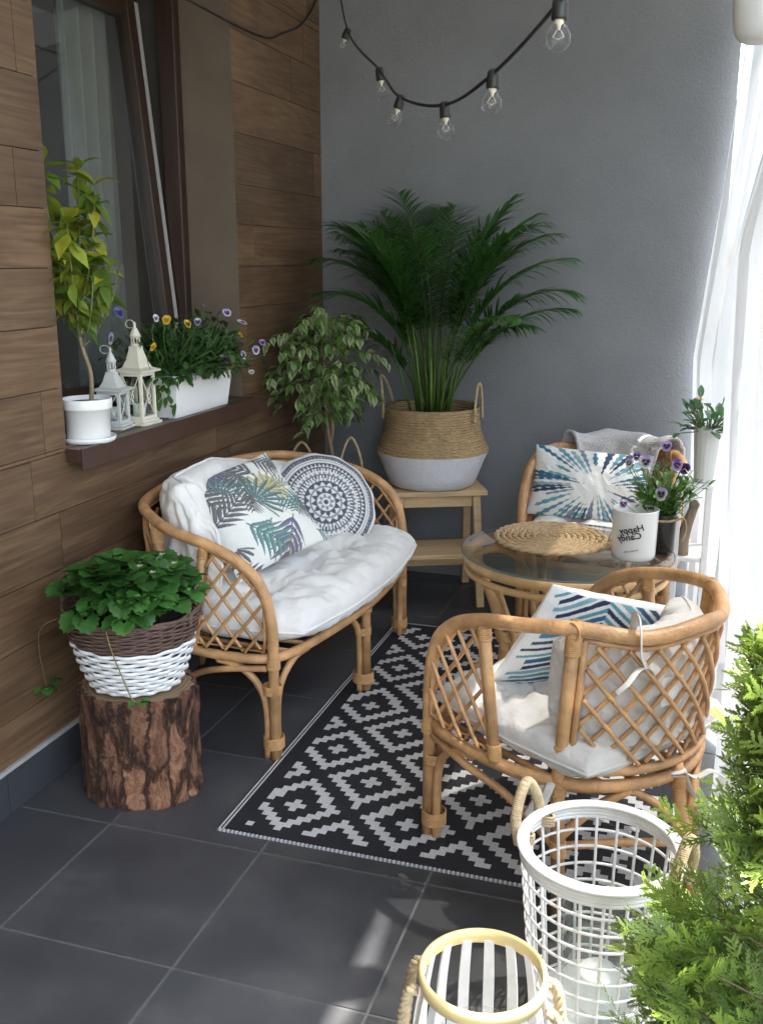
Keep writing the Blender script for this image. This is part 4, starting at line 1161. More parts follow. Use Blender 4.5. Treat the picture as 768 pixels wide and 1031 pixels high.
def lantern(loc, label, m, w, h, hr, rz, deco):
    root = thing('lantern', tuple(loc), label, 'lantern', rz, 'metal lanterns on the sill')
    k = w/2
    b = MB(); b.smooth = False
    b.box((-k-.012, -k-.012, 0), (k+.012, k+.012, .010)); b.box((-k-.006, -k-.006, .0102), (k+.006, k+.006, .018))
    b.build('base', m, root, bevel=.002)
    b = MB(); b.smooth = False; t = .010
    for x in (-1, 1):
        for y in (-1, 1): b.box((x*k-t*(x > 0), y*k-t*(y > 0), .018), (x*k+t*(x < 0), y*k+t*(y < 0), h))
    for z0, z1 in ((.0182, .030), (h-.012, h-.0002)):
        for s_ in (-1, 1):
            b.box((-k+t, s_*k-(t-.002)*(s_ > 0), z0), (k-t, s_*k+(t-.002)*(s_ < 0), z1)); b.box((s_*k-(t-.002)*(s_ > 0), -k+t, z0), (s_*k+(t-.002)*(s_ < 0), k-t, z1))
    b.build('frame', m, root, bevel=.001)
    b = MB()
    for s_ in (-1, 1):
        for ax in (0, 1):
            def q(a, z, o=.002):
                return V(s_*(k-o), a, z) if ax == 0 else V(a, s_*(k-o), z)
            a0, z0, z1 = k-t, .03, h-.012; o = .001 if ax else .004
            b.tube([q(-a0, z0, o), q(a0, z1, o)], .0016, 5); b.tube([q(a0, z0, o), q(-a0, z1, o)], .0016, 5)
            if deco:
                mz = (z0+z1)/2
                for dz, r_ in ((0, .011), (.018, .007), (-.018, .007)):
                    b.tube([q(r_*.8*math.cos(x), mz+dz+r_*math.sin(x), .000) for x in np.linspace(0, 6.283, 13)[:-1]], .0022, 5, closed=True)
    b.build('lattice', m, root)
    b = MB(); b.smooth = False
    for s_ in (-1, 1):
        b.box((s_*(k-.0065)-.0007, -k+t, .03), (s_*(k-.0065)+.0007, k-t, h-.012)); b.box((-k+t, s_*(k-.0065)-.0007, .03), (k-t, s_*(k-.0065)+.0007, h-.012))
    b.build('pane', M['clear'], root)
    # pagoda roof
    b = MB(); prof = [(k+.014, h), (k+.016, h+.006), (k*.86, h+hr*.18), (k*.62, h+hr*.45), (k*.42, h+hr*.85), (k*.40, h+hr)]
    n = len(prof); vs = []
    for r_, z in prof: vs += [V(-r_, -r_, z), V(r_, -r_, z), V(r_, r_, z), V(-r_, r_, z)]
    b.smooth = False
    b.add(vs, [(3, 2, 1, 0)]+[(i*4+j, i*4+(j+1) % 4, (i+1)*4+(j+1) % 4, (i+1)*4+j) for i in range(n-1) for j in range(4)]+[((n-1)*4, (n-1)*4+1, (n-1)*4+2, (n-1)*4+3)])
    rf = b.build('roof', m, root, bevel=.0015)
    b = MB(); z = h+hr; r_ = k*.40
    b.lathe([(0, z), (r_, z), (r_*1.05, z+.004), (r_*.92, z+.008)], 20)
    for i in range(8):
        a = 2*math.pi*i/8; a2 = a+.39
        b.tube([V(r_*.85*math.cos(a), r_*.85*math.sin(a), z+.006), V(r_*.85*math.cos(a2), r_*.85*math.sin(a2), z+.03)], .0018, 5)
        b.tube([V(r_*.85*math.cos(a2), r_*.85*math.sin(a2), z+.006), V(r_*.85*math.cos(a), r_*.85*math.sin(a), z+.03)], .0018, 5)
    b.lathe([(r_*.7, z+.029), (r_*1.15, z+.030), (r_*.95, z+.040), (r_*.5, z+.056), (r_*.2, z+.063), (r_*.3, z+.068), (r_*.3, z+.074), (0, z+.08)], 20)
    b.build('crown', m, rf)
    b = MB(); b.tube([V(0, .0, z+.075)+V(.017*math.cos(x)-.018, 0, .013*math.sin(x)-.004) for x in np.linspace(0, 6.283, 19)[:-1]], .0015, 5, closed=True); b.build('ring', m, rf)
    b = MB(); b.lathe([(0, .019), (.022, .019), (.022, .07), (0, .072)], 20); b.build('candle', M['wax'], root)
l1 = at(2, SZ, 116, 431); l2 = at(2, SZ, 141, 427)
lantern(l1, 'small grey metal lantern beside the white citrus pot', M['grey_metal'], .078, .125, .06, R(8), False)
lantern((l2[0]-.005, l2[1]+.01, SZ), 'tall cream metal lantern between the small lantern and flower box', M['cream_metal'], .082, .175, .085, R(-4), True)

fbx = thing('flower_box', (-1.775, 3.245, SZ), 'white balcony box of pansies on the window sill', 'flower box')
b = MB(); Lb, wb0, wb1, hb = .43, .055, .075, .15
def ring_(x, y, z): return [(-y, -x, z), (y, -x, z), (y, x, z), (-y, x, z)]
vs = ring_(Lb/2-.016, wb0, 0)+ring_(Lb/2, wb1, hb)+ring_(Lb/2-.006, wb1-.006, hb)+ring_(Lb/2-.008, wb1-.01, hb-.03)
b.smooth = False
b.add(vs, [(3, 2, 1, 0)]+[(i*4+j, i*4+(j+1) % 4, (i+1)*4+(j+1) % 4, (i+1)*4+j) for i in range(3) for j in range(4)])
b.build('box', M['white_plastic'], fbx, bevel=.009, bseg=3)
b = MB(); b.smooth = False; b.box((-wb1+.011, -Lb/2+.01, hb-.05), (wb1-.011, Lb/2-.01, hb-.022)); b.build('soil', M['soil'], fbx)
rr = random.Random(17); fo = MB(); st = MB()
for i in range(700):
    y0 = rr.uniform(-Lb/2, Lb/2); x0 = rr.uniform(-.05, .06); a = rr.uniform(0, 6.28); e = rr.uniform(.1, 1.5); L = rr.uniform(.07, .225)
    p0 = V(x0, y0, hb-.02); d = V(math.cos(a)*math.cos(e), math.sin(a)*math.cos(e), math.sin(e)); g_ = rr.uniform(.65, 1.4)
    st.cur = (.06*g_, .12*g_, .03); st.tube([p0, p0+d*L*.5+V(0, 0, .012), p0+d*L], .0013, 4)
    for k in range(4):
        q = p0+d*L*rr.uniform(.3, 1); dd = unit(d*.5+V(*[rr.uniform(-.9, .9) for _ in range(3)]))
        fo.cur = (.038*g_, .095*g_, .02*g_); fo.leaf(q, dd, V(rr.uniform(-.3, .3), 0, 1), rr.uniform(.026, .052), rr.uniform(.015, .024), .25, .5)
for i in range(26):   # shoots hanging over the near end
    y0 = -Lb/2-rr.uniform(-.01, .03); p0 = V(rr.uniform(-.03, .06), y0, hb-.01-rr.uniform(0, .09)); g_ = rr.uniform(.8, 1.4)
    fo.cur = (.06*g_, .13*g_, .025*g_); fo.leaf(p0, V(rr.uniform(-.2, .8), -.6, rr.uniform(-.6, .3)), V(0, 0, 1), rr.uniform(.03, .055), .016, .2, .6)
fo.build('foliage', M['leaf'], fbx)
BLU = (.16, .17, .48); ft = V(-1.775, 3.245, SZ)
for (px_, py, xx, s_, cs, ey) in ((119, 315, -1.84, .042, (BLU, BLU), (.02, .01, .06)), (110, 340, -1.84, .042, (LIL, WHI), (.03, .01, .06)), (156, 320, -1.7, .026, (WHI, WHI), (.1, .05, .2)), (168, 322, -1.7, .034, (YEL, YEL), (.45, .2, .01)), (188, 326, -1.69, .032, (YEL, YEL), (.05, .01, .02)), (153, 348, -1.67, .030, (YEL, YEL), (.45, .2, .01)),
        (206, 309, -1.70, .026, (WHI, LIL), (.1, .03, .15)), (228, 315, -1.68, .038, (LIL, WHI), (.06, .01, .12)), (243, 325, -1.66, .042, (WHI, WHI), (.08, .02, .2)), (199, 323, -1.69, .028, (WHI, LIL), (.06, .02, .1)), (225, 362, -1.63, .036, (LIL, DPU), (.03, .005, .03)), (232, 367, -1.63, .036, (DPU, (.45, .22, .03)), (.03, .005, .03)), (244, 357, -1.64, .034, (LIL, WHI), (.06, .02, .12)),
        (257, 352, -1.64, .036, (LIL, WHI), (.06, .02, .12)), (264, 345, -1.64, .030, (LIL, LIL), (.06, .02, .12)), (253, 375, -1.64, .026, (WHI, WHI), (.3, .3, .3)), (241, 337, -1.66, .026, (YEL, YEL), (.4, .2, .02))):
    q = at(0, xx, px_, py)-ft; f = MB(); pansy(f, q, (rr.uniform(.2, 1), rr.uniform(-1, .2), rr.uniform(-.3, .9)), s_*.85, cs, rr, ey); f.build('flower', M['petal'], fbx)
    st.cur = (.08, .15, .04); st.tube(spline([V(rr.uniform(-.02, .05), max(-.19, min(.19, q[1]*.8)), hb-.02), V(q[0]*.7, q[1]*.95, max(hb, q[2]*.8)), q-V(.003, -.003, 0)], 5), .0013, 4)
st.build('stems', M['stem'], fbx)

# ================================================================== STUMP AND STRAWBERRY BASKET
sc_ = V(-1.480, 2.320, 0)
stp = thing('tree_stump', tuple(sc_), 'cut log with rough bark carrying the strawberry basket', 'log')
def bark_material():
    m, t, n, l = nt('pine_bark')
    out = n.new('ShaderNodeOutputMaterial'); b = n.new('ShaderNodeBsdfPrincipled'); b.inputs['Roughness'].default_value = .85
    tc = n.new('ShaderNodeTexCoord'); mp = n.new('ShaderNodeMapping'); mp.inputs['Scale'].default_value = (1, 1, .5); link(l, tc.outputs['Object'], mp.inputs[0])
    v = n.new('ShaderNodeTexNoise'); v.inputs['Scale'].default_value = 15; v.inputs['Detail'].default_value = 9; v.inputs['Roughness'].default_value = .72; v.inputs['Distortion'].default_value = .5; link(l, mp.outputs[0], v.inputs['Vector'])
    r = ramp(n, [(.34, (.05, .022, .012)), (.43, (.19, .082, .045)), (.49, (.30, .165, .10)), (.53, (.16, .065, .034)), (.60, (.31, .16, .092)), (.68, (.43, .30, .20))]); link(l, v.outputs['Fac'], r.inputs[0])
    v2 = n.new('ShaderNodeTexNoise'); v2.inputs['Scale'].default_value = 5; v2.inputs['Detail'].default_value = 4; link(l, tc.outputs['Object'], v2.inputs['Vector'])
    r2 = ramp(n, [(.35, (.6, .55, .52)), (.65, (1.25, 1.2, 1.15))]); link(l, v2.outputs['Fac'], r2.inputs[0])
    mx = n.new('ShaderNodeMix'); mx.data_type = 'RGBA'; mx.blend_type = 'MULTIPLY'; mx.inputs[0].default_value = 1; link(l, r.outputs[0], mx.inputs[6]); link(l, r2.outputs[0], mx.inputs[7])
    vs_m = n.new('ShaderNodeMapping'); vs_m.inputs['Scale'].default_value = (1, 1, .28); link(l, tc.outputs['Object'], vs_m.inputs[0])
    wob = n.new('ShaderNodeVectorMath'); wob.operation = 'MULTIPLY_ADD'; wob.inputs[1].default_value = (.09, .09, .09); link(l, v.outputs['Color'], wob.inputs[0]); link(l, vs_m.outputs[0], wob.inputs[2])
    vo = n.new('ShaderNodeTexVoronoi'); vo.feature = 'DISTANCE_TO_EDGE'; vo.inputs['Scale'].default_value = 17; link(l, wob.outputs[0], vo.inputs['Vector'])
    cr = ramp(n, [(0, (.30, .25, .23)), (.04, (.65, .6, .58)), (.12, (1, 1, 1))]); link(l, vo.outputs['Distance'], cr.inputs[0])
    m2 = n.new('ShaderNodeMix'); m2.data_type = 'RGBA'; m2.blend_type = 'MULTIPLY'; m2.inputs[0].default_value = 1; link(l, mx.outputs[2], m2.inputs[6]); link(l, cr.outputs[0], m2.inputs[7])
    hh_ = n.new('ShaderNodeMath'); hh_.operation = 'ADD'; link(l, v.outputs['Fac'], hh_.inputs[0]); link(l, cr.outputs[0], hh_.inputs[1])
    bp = n.new('ShaderNodeBump'); bp.inputs['Strength'].default_value = 1; bp.inputs['Distance'].default_value = .02
    link(l, hh_.outputs[0], bp.inputs['Height']); link(l, bp.outputs[0], b.inputs['Normal']); link(l, m2.outputs[2], b.inputs['Base Color']); link(l, b.outputs[0], out.inputs[0]); return m
def cut_material():
    m, t, n, l = nt('cut_wood')
    out = n.new('ShaderNodeOutputMaterial'); b = n.new('ShaderNodeBsdfPrincipled'); b.inputs['Roughness'].default_value = .8
    tc = n.new('ShaderNodeTexCoord'); w = n.new('ShaderNodeTexWave'); w.wave_type = 'RINGS'; w.rings_direction = 'Z'; w.inputs['Scale'].default_value = 22; w.inputs['Distortion'].default_value = 3; w.inputs['Detail'].default_value = 3
    link(l, tc.outputs['Object'], w.inputs['Vector'])
    r = ramp(n, [(0, (.20, .13, .07)), (1, (.30, .21, .12))]); link(l, w.outputs['Fac'], r.inputs[0]); link(l, r.outputs[0], b.inputs['Base Color']); link(l, b.outputs[0], out.inputs[0]); return m
SH, n = .325, 120; b = MB(); vs = []
def srad(a, z): return (.163+.010*math.cos(2*a+.6)+.010*fbm((math.cos(a)*1.2, math.sin(a)*1.2, 4), 2) + .014*fbm((math.cos(a)*7, math.sin(a)*7, z*5), 5) + .006*(1 if z < .04 else 0)*(.04-z)/.04)
zs_ = np.linspace(0.001, SH-.006, 40)
for z in zs_:
    for k in range(n):
        a = 2*math.pi*k/n; r_ = srad(a, z); vs.append(V(r_*math.cos(a), r_*math.sin(a), z))
for k in range(n):
    a = 2*math.pi*k/n; r_ = srad(a, SH-.006)-.006; vs.append(V(r_*math.cos(a), r_*math.sin(a), SH))
for k in range(n):
    a = 2*math.pi*k/n; r_ = srad(a, SH-.006)-.012; vs.append(V(r_*math.cos(a), r_*math.sin(a), SH-.001))
b.add(vs, [(i*n+k, i*n+(k+1) % n, (i+1)*n+(k+1) % n, (i+1)*n+k) for i in range(41) for k in range(n)])
b.build('bark', bark_material(), stp)
b = MB(); b.add([V((srad(2*math.pi*k/n, SH-.006)-.0122)*math.cos(2*math.pi*k/n), (srad(2*math.pi*k/n, SH-.006)-.0122)*math.sin(2*math.pi*k/n), SH-.0012) for k in range(n)], [tuple(range(n))]); b.build('cut_face', cut_material(), stp)
# basket
KB = V(-1.480, 2.315, SH+.001)
kb = thing('strawberry_basket', tuple(KB), 'strawberry plant in a brown and white wicker basket on the log', 'potted plant'); kb.scale = (.87, .87, .87)
def ell(r_, a, z): return V(r_*math.cos(a)*1.02, r_*math.sin(a)*.95, z)
def krad(z): return np.interp(z, [0, .02, .10, .17, .26], [.135, .15, .180, .197, .215])
def weave(name, z0, z1, dz, m, thick, nst, amp, ph0=0):
    b = MB(); i = 0; z = z0+dz/2
    while z < z1:
        pts = []
        for k in range(nst*6):
            a = 2*math.pi*k/(nst*6); s_ = math.sin(math.pi*(k/6+i)+ph0)
            tilt = .012*math.cos(a-2.2)*z/.26
            pts.append(ell(krad(z)+amp*s_+.0015*math.sin(a*5+i*2), a, z+tilt+.001*math.sin(a*7+i)))
        b.tube(pts, thick, 6, closed=True, flat=dz/thick*.47)
        z += dz; i += 1
    return b.build(name, m, kb)
wv = weave('white_weave', .006, .172, .0150, M['wicker_white'], .0020, 30, .0052)
weave('brown_weave', .176, .262, .0074, M['wicker_brown'], .0030, 30, .0046)
b = MB(); b.lathe([(0, .004), (.13, .004)] + [(krad(z)*.95-.008, z) for z in (.02, .08, .14, .17)], 48); b.lathe([(krad(z)*.95-.008, z) for z in (.17, .22, .25)], 48); b.build('liner', M['wicker_brown'], kb)
b = MB()
for i in range(3): b.tube([ell(krad(.262)+.002*math.sin(k*.9+i*2.1), 2*math.pi*k/80, .264+.005*i*.7+.003*math.cos(k*.9+i*2.1)+.012*math.cos(2*math.pi*k/80-2.2)) for k in range(80)], .0055, 6, closed=True)
b.build('rim', M['wicker_brown'], kb)
for a0 in (.12, math.pi+.1):
    b = MB(); c0 = ell(krad(.26), a0, .262); tn = V(-math.sin(a0), math.cos(a0), 0); oo = V(math.cos(a0), math.sin(a0), 0)
    rope(b, spline([c0-tn*.05+V(0, 0, -.03), c0-tn*.045+V(0, 0, .03), c0+oo*.01+V(0, 0, .085), c0+tn*.045+V(0, 0, .03), c0+tn*.05+V(0, 0, -.03)], 7), .006, 2, .03, 6); b.build('handle', M['wicker_brown'], kb)
b = MB(); b.add([ell(.195, 2*math.pi*k/40, .235) for k in range(40)], [tuple(range(40))]); b.build('soil', M['soil'], kb)
rr = random.Random(9); fo = MB(); st = MB()
def sleaf(q, d, sc, g_, yel=0):
    """a round toothed leaflet"""
    d = unit(d); up = V(rr.uniform(-.3, .3), rr.uniform(-.3, .3), 1); side = unit(np.cross(d, up)); nn = np.cross(side, d); g_ *= 1.25
    vs = [np.asarray(q, float)]; cl = [(.09*g_, .24*g_, .04*g_)]; m = 23
    for ring, f in enumerate((.55, 1.0)):
        for i in range(m):
            a = -2.45+4.9*i/(m-1); rad = sc*f*(.52+.08*math.cos(a))*(1+(.08 if i % 2 else -.06)*(f == 1))
            ctr = q+d*sc*.48
            x = math.cos(a)*rad*1.02; y = math.sin(a)*rad
            vs.append(ctr+d*x+side*y+nn*(abs(y)*.28-.3*(x/sc)**2*sc)); cl.append((.045*g_, .135*g_, .025*g_) if ring else (.035*g_, .11*g_, .02*g_))
    ctr_i = len(vs); vs.append(q+d*sc*.48); cl.append((.05*g_, .15*g_, .03*g_))
    fs = [(ctr_i, 1+i, 2+i) for i in range(m-1)]+[(1+i, 1+m+i, 2+m+i, 2+i) for i in range(m-1)]+[(0, ctr_i, 1), (0, m, ctr_i), (0, 1, 1+m), (0, 2*m, m)]
    fo.add(vs, fs, cl)
def trifoil(q, az, e, sc, g_):
    for da in (-1.15, 0, 1.15):
        d = V(math.cos(az+da)*math.cos(e), math.sin(az+da)*math.cos(e), math.sin(e)); sleaf(q+d*.006, d, sc, g_)
for i in range(92):
    a = rr.uniform(0, 6.28); rad = .205*math.sqrt(rr.random()); z = .30+.125*(1-(rad/.22)**2)*rr.uniform(.5, 1.1)+rr.uniform(-.03, .03)
    q = V(rad*math.cos(a), rad*math.sin(a), z); b0 = V(rad*.45*math.cos(a), rad*.45*math.sin(a), .235); g_ = rr.uniform(.65, 1.25)
    st.cur = (.09*g_, .16*g_, .05*g_); st.tube(spline([b0, (b0+q)/2+V(0, 0, .03), q], 4), .0016, 4)
    trifoil(q, a+rr.uniform(-1, 1), rr.uniform(-.6, .45), rr.uniform(.052, .078), g_)
for i in range(5):  # pale blossoms and buds near the loveseat
    q = V(.12+rr.uniform(-.03, .05), -.03+rr.uniform(-.07, .05), .40+rr.uniform(-.03, .05)); st.cur = (.22, .30, .13)
    st.tube(spline([V(.06, 0, .24), q*.8+V(0, 0, .06), q], 4), .0016, 4)
    for k in range(5):
        aa = k*1.2566; fo.cur = (.55, .58, .42); fo.leaf(q, V(math.cos(aa), math.sin(aa), .5), V(0, 0, 1), .013, .009, .1, .1)
# runners: one down over the front, one along the wall
st.cur = (.24, .22, .07); st.tube(spline([V(.03, -.15, .26), V(.035, -.205, .275), V(.047, -.204, .20), V(.062, -.178, .10), V(.075, -.155, .02), V(.085, -.15, -.0)], 6), .0022, 5)
trifoil(V(.09, -.14, .002), -.6, .0, .03, 1.4)
wq = (at(0, WX+.03, 47, 692)-KB)/.87
st.cur = (.12, .10, .04); st.tube(spline([V(-.16, -.08, .25), V(-.235, -.15, .22), wq+V(.0, -.02, .14), wq+V(.0, -.01, .06), wq], 6), .0016, 5)
trifoil(wq, -.9, -.2, .035, 1.1); trifoil(wq+V(0, .03, .01), .5, 0, .028, .9)
st.build('stems', M['stem'], kb); fo.build('foliage', M['leaf'], kb)

# ================================================================== WHITE LATTICE BASKET, BAMBOO LANTERN
WB = V(-.115, 1.772, 0); hW = .385
wbk = thing('lattice_basket', tuple(WB), 'tall white lattice basket with rope handles beside the thuja', 'basket')
def wr_(z): return .118+.034*z/hW
b = MB()
for i in range(22):
    a = 2*math.pi*i/22; b.tube([V(wr_(z)*math.cos(a), wr_(z)*math.sin(a), z) for z in (.004, .1, .2, .3, hW-.02)], .0034, 6)
b.build('uprights', M['white_wood'], wbk)
b = MB(); z = .03
while z < hW-.04:
    b.tube(circle(wr_(z)+.004, z, 52), .0030, 6, closed=True); z += .038
b.build('hoops', M['white_wood'], wbk)
b = MB()
for i in range(4): b.tube(circle(wr_(hW)+.001, hW-.021+.0078*i, 56), .0047, 6, closed=True)
for i in range(5): b.tube(circle(wr_(hW)-.009+.0045*i, hW+.009+.001*math.sin(i), 56), .0035, 6, closed=True)
b.build('rim', M['white_wood'], wbk)
b = MB(); b.lathe([(0, .003), (.118, .003), (.122, .008), (.122, .026), (.116, .028), (0, .02)], 40); b.build('base', M['white_wood'], wbk)
for a0 in (R(160), R(-20)):
    b = MB(); tn = V(-math.sin(a0), math.cos(a0), 0); oo = V(math.cos(a0), math.sin(a0), 0); c0 = oo*(wr_(hW)+.006)
    arc = spline([c0-tn*.042+V(0, 0, hW-.03), c0-tn*.045+oo*.008+V(0, 0, hW+.03), c0+oo*.012+V(0, 0, hW+.085), c0+tn*.045+oo*.008+V(0, 0, hW+.03), c0+tn*.042+V(0, 0, hW-.03)], 8)
    b.tube(arc, .0085, 8)
    for k in range(len(arc)-1):
        for f in (0, .33, .66):
            q = arc[k]*(1-f)+arc[k+1]*f; t_ = unit(arc[k+1]-arc[k]); x = unit(np.cross(t_, oo)); 
            b.tube([q+.0092*(math.cos(th)*x+math.sin(th)*oo)+t_*.0012*math.sin(th) for th in np.linspace(0, 6.283, 11)[:-1]], .0026, 4, closed=True)
    for e_ in (arc[0], arc[-1]):
        for k in range(4): b.tube([e_+V(0, 0, .012+.006*k)+oo*(-.012)+.020*math.cos(th)*oo*1.0+tn*.011*math.sin(th) for th in np.linspace(0, 6.283, 13)[:-1]], .0032, 5, closed=True)
    b.build('handle', M['rope_pale'], wbk)
gi = thing('glass_cylinder', (WB[0]+.01, WB[1]-.005, .029), 'clear glass cylinder standing inside the white lattice basket', 'glass cylinder')
b = MB(); b.lathe([(0, 0), (.078, 0), (.080, .003), (.080, .24), (.0785, .242), (.077, .24), (.077, .005), (0, .005)], 40); b.build('cylinder', M['clear'], gi)
ci = thing('pillar_candle', (WB[0]+.01, WB[1]-.005, .0345), 'white pillar candle in the glass inside the lattice basket', 'candle')
b = MB(); b.lathe([(0, 0), (.040, 0), (.041, .003), (.041, .075), (.038, .079), (0, .074)], 32); b.build('wax', M['wax'], ci)
b = MB(); b.tube([V(0, 0, .073), V(.001, 0, .087)], .0012, 5); b.build('wick', M['ink'], ci)

LB = V(-.283, 1.47, 0); hL = .30
bl = thing('bamboo_lantern', tuple(LB), 'white slatted lantern with a yellow bamboo rim in the foreground', 'lantern')
b = MB(); rL = .108
b.lathe([(rL-.004, hL-.026), (rL+.003, hL-.027), (rL+.006, hL-.013), (rL+.003, hL), (rL-.004, hL-.001), (rL-.005, hL-.013), (rL-.004, hL-.026)], 64); b.build('bamboo_rim', M['bamboo'], bl)
def lr(z): return .122-.014*(z/hL)**2+.012*math.sin(math.pi*z/hL)
for i in range(16):
    a = 2*math.pi*i/16+.1; da = .085; b = MB(); vs = []
    zs2 = np.linspace(.016, hL-.020, 9)
    for z in zs2:
        for (aa, rr2) in ((a-da, lr(z)-.0065), (a+da, lr(z)-.0065), (a+da, lr(z)-.0105), (a-da, lr(z)-.0105)):
            vs.append(V(rr2*math.cos(aa), rr2*math.sin(aa), z))
    b.smooth = False
    b.add(vs, [(3, 2, 1, 0)]+[(j*4+k, j*4+(k+1) % 4, (j+1)*4+(k+1) % 4, (j+1)*4+k) for j in range(8) for k in range(4)]+[(32, 33, 34, 35)])
    b.build('slat', M['white_wood'], bl)
b = MB(); b.lathe([(0, .002), (.112, .002), (.118, .006), (.118, .018), (.11, .022), (0, .022)], 48); b.build('base', M['white_wood'], bl)
b = MB(); b.lathe([(0, .024), (.075, .024), (.0765, .03), (.0765, .15), (.0785, .155), (.0775, .158), (.0745, .155), (.0745, .03), (0, .028)], 48); b.build('glass_insert', M['bulb_glass'], bl)
for a0 in (R(187), R(7)):
    b = MB(); tn = V(-math.sin(a0), math.cos(a0), 0); oo = V(math.cos(a0), math.sin(a0), 0)
    rope(b, spline([oo*(.112)+V(0, 0, hL-.035)+tn*.03, oo*.128+V(0, 0, hL-.045)+tn*.03, oo*.139+V(0, 0, hL-.11)+tn*.02, oo*.143+V(0, 0, hL-.17), oo*.139+V(0, 0, hL-.11)-tn*.04, oo*.128+V(0, 0, hL-.045)-tn*.045, oo*.112+V(0, 0, hL-.035)-tn*.045], 8), .0095, 3, .045, 7)
    b.build('handle', M['rope_pale'], bl)
pc = MB(); 

# ================================================================== STRING LIGHTS, CABLE, HANGING POT
BUL = [(350, 30, 3.9, 13), (382, 70, 3.25, 15), (404, 98, 2.95, 16), (448, 105, 2.62, 18), (497, 73, 2.28, 21), (564, 0, 1.95, 26)]
tops = [at(1, y, x, py) for x, py, y, s_ in BUL]
sl_ = thing('string_lights', tuple(tops[3]), 'black festoon string of clear bulbs across the top', 'string lights')
o3 = tops[3]
start = at(1, 4.5, 338, -40); end = at(1, 1.7, 600, -60)
ctl = [start-o3]+[t-o3 for t in tops]+[end-o3]
b = MB(); b.tube(spline(ctl, 10), .0042, 8); b.build('cable', M['black_rubber'], sl_)
tilts = [(-.45, .1), (.12, .1), (-.35, 0), (.05, 0), (-.05, 0), (-.02, 0)]
for t, (tx_, ty_) in zip(tops, tilts):
    q = t-o3; ax = unit(V(tx_, ty_, -1)); a = unit(np.cross(ax, V(0, 1, 0))); c_ = np.cross(ax, a)
    def lath(b, prof, seg=24):
        vs = [q+ax*z+r_*(math.cos(2*math.pi*k/seg)*a+math.sin(2*math.pi*k/seg)*c_) for r_, z in prof for k in range(seg)]
        b.add(vs, [(i*seg+k, (i+1)*seg+k, (i+1)*seg+(k+1) % seg, i*seg+(k+1) % seg) for i in range(len(prof)-1) for k in range(seg)])
    K = .80
    def sc(pr): return [(r_*K, z*K) for r_, z in pr]
    b = MB(); lath(b, sc([(0, -.010), (.012, -.009), (.0165, -.002), (.018, .012), (.0185, .034), (.0175, .040), (.014, .040), (0, .038)])); so = b.build('socket', M['black_rubber'], sl_)
    b = MB(); lath(b, sc([(.0125, .038), (.0135, .046), (.020, .055), (.0265, .066), (.0285, .078), (.0265, .091), (.019, .101), (.009, .106), (0, .107)])); bu = b.build('bulb', M['bulb_glass'], so)
    b = MB(); lath(b, sc([(.0105, .036), (.0105, .046), (.006, .050), (.003, .060), (0, .061)])); b.build('cap', M['cream_metal'], bu)
    b = MB(); b.tube([q+ax*.048+a*.003, q+ax*.060+a*.010, q+ax*.064, q+ax*.060-a*.010, q+ax*.048-a*.003], .0006, 4); b.build('filament', M['cream_metal'], bu)
b = MB()
cab = [at(0, WX+.008, *p) for p in ((176, -6), (196, 3), (228, 20), (255, 33), (272, 38), (285, 33), (300, 27), (312, 13), (319, -4), (321, -20))]
b.tube(spline(cab, 6), .0042, 7)
tag(b.build('wall_cable', M['black_rubber']), 'black cable sagging across the wooden wall above the window reveal', 'cable')
hp = at(1, 2.2, 766, 12)
hg = thing('hanging_pot', tuple(hp), 'white rounded pot hanging at the top right corner', 'pot')
b = MB(); b.lathe([(0, -.052), (.03, -.052), (.036, -.049), (.044, -.04), (.049, -.025), (.052, .0), (.054, .12), (.05, .12), (.047, 0), (0, -.03)], 40); b.build('pot', M['white_enamel'], hg)
b = MB()
for k in range(3):
    a = 2.1*k; b.tube([V(.053*math.cos(a), .053*math.sin(a), .115), V(0, 0, .42), V(0, 0, CEIL-hp[2])], .0015, 5)
b.build('hanger', M['jute'], hg)

# ================================================================== CURTAINS AND PLANT STAND
def sheet(name, fn, nu, nv, label):
    b = MB(); b.grid(fn, nu, nv)
    tag(b.build(name, M['curtain']), label, 'curtain', 'white curtains on the open side')
def lerp(z, zs, vs): return float(np.interp(z, zs, vs))
def near(u, v):
    z = 2.66-2.63*v; y = 3.60-1.88*u
    xe = lerp(z, [.0, .5, 1.1, 1.55, 1.87, 2.7], [.088, .088, .068, .062, .118, .20])
    k = lerp(z, [0, 1.2, 2.7], [1, .8, .45])
    w = .035*k*math.sin(u*22+.8*math.sin(z*1.3))+.018*k*math.sin(u*43+z*.9)*.6
    return V(xe*1.2+.02+.05*u+w-.035*math.cos(min(u*9, math.pi/2)), y+.03*math.sin(z*2+u*5), z)
sheet('curtain', near, 150, 40, 'sheer white curtain hanging in the right foreground beside the armchair')
def far(u, v):
    z = 2.66-2.63*v; y = 4.50-.86*u
    xe = lerp(z, [0, .6, .95, 1.1, 1.6, 2.4, 2.7], [-.03, -.045, -.058, -.066, -.02, .05, .08])
    w = .022*math.sin(u*24+z)+.006*math.sin(u*50-z*2)
    return V(xe+.17*u+.03+w*(.3+min(1, u*3)), y, z)
sheet('curtain', far, 120, 40, 'sheer white curtain gathered at the end of the grey wall')
SPt = V(.030, 3.86, 0)
ps = thing('plant_stand', tuple(SPt), 'slim white plant stand half hidden by the curtain', 'plant stand')
b = MB(); b.smooth = False; b.box((-.085, -.12, .690), (.050, .12, .706)); b.build('top', M['white_wood'], ps, bevel=.003)
b = MB(); b.smooth = False; b.box((-.075, -.11, .405), (.042, .11, .42)); b.build('shelf', M['white_wood'], ps, bevel=.003)
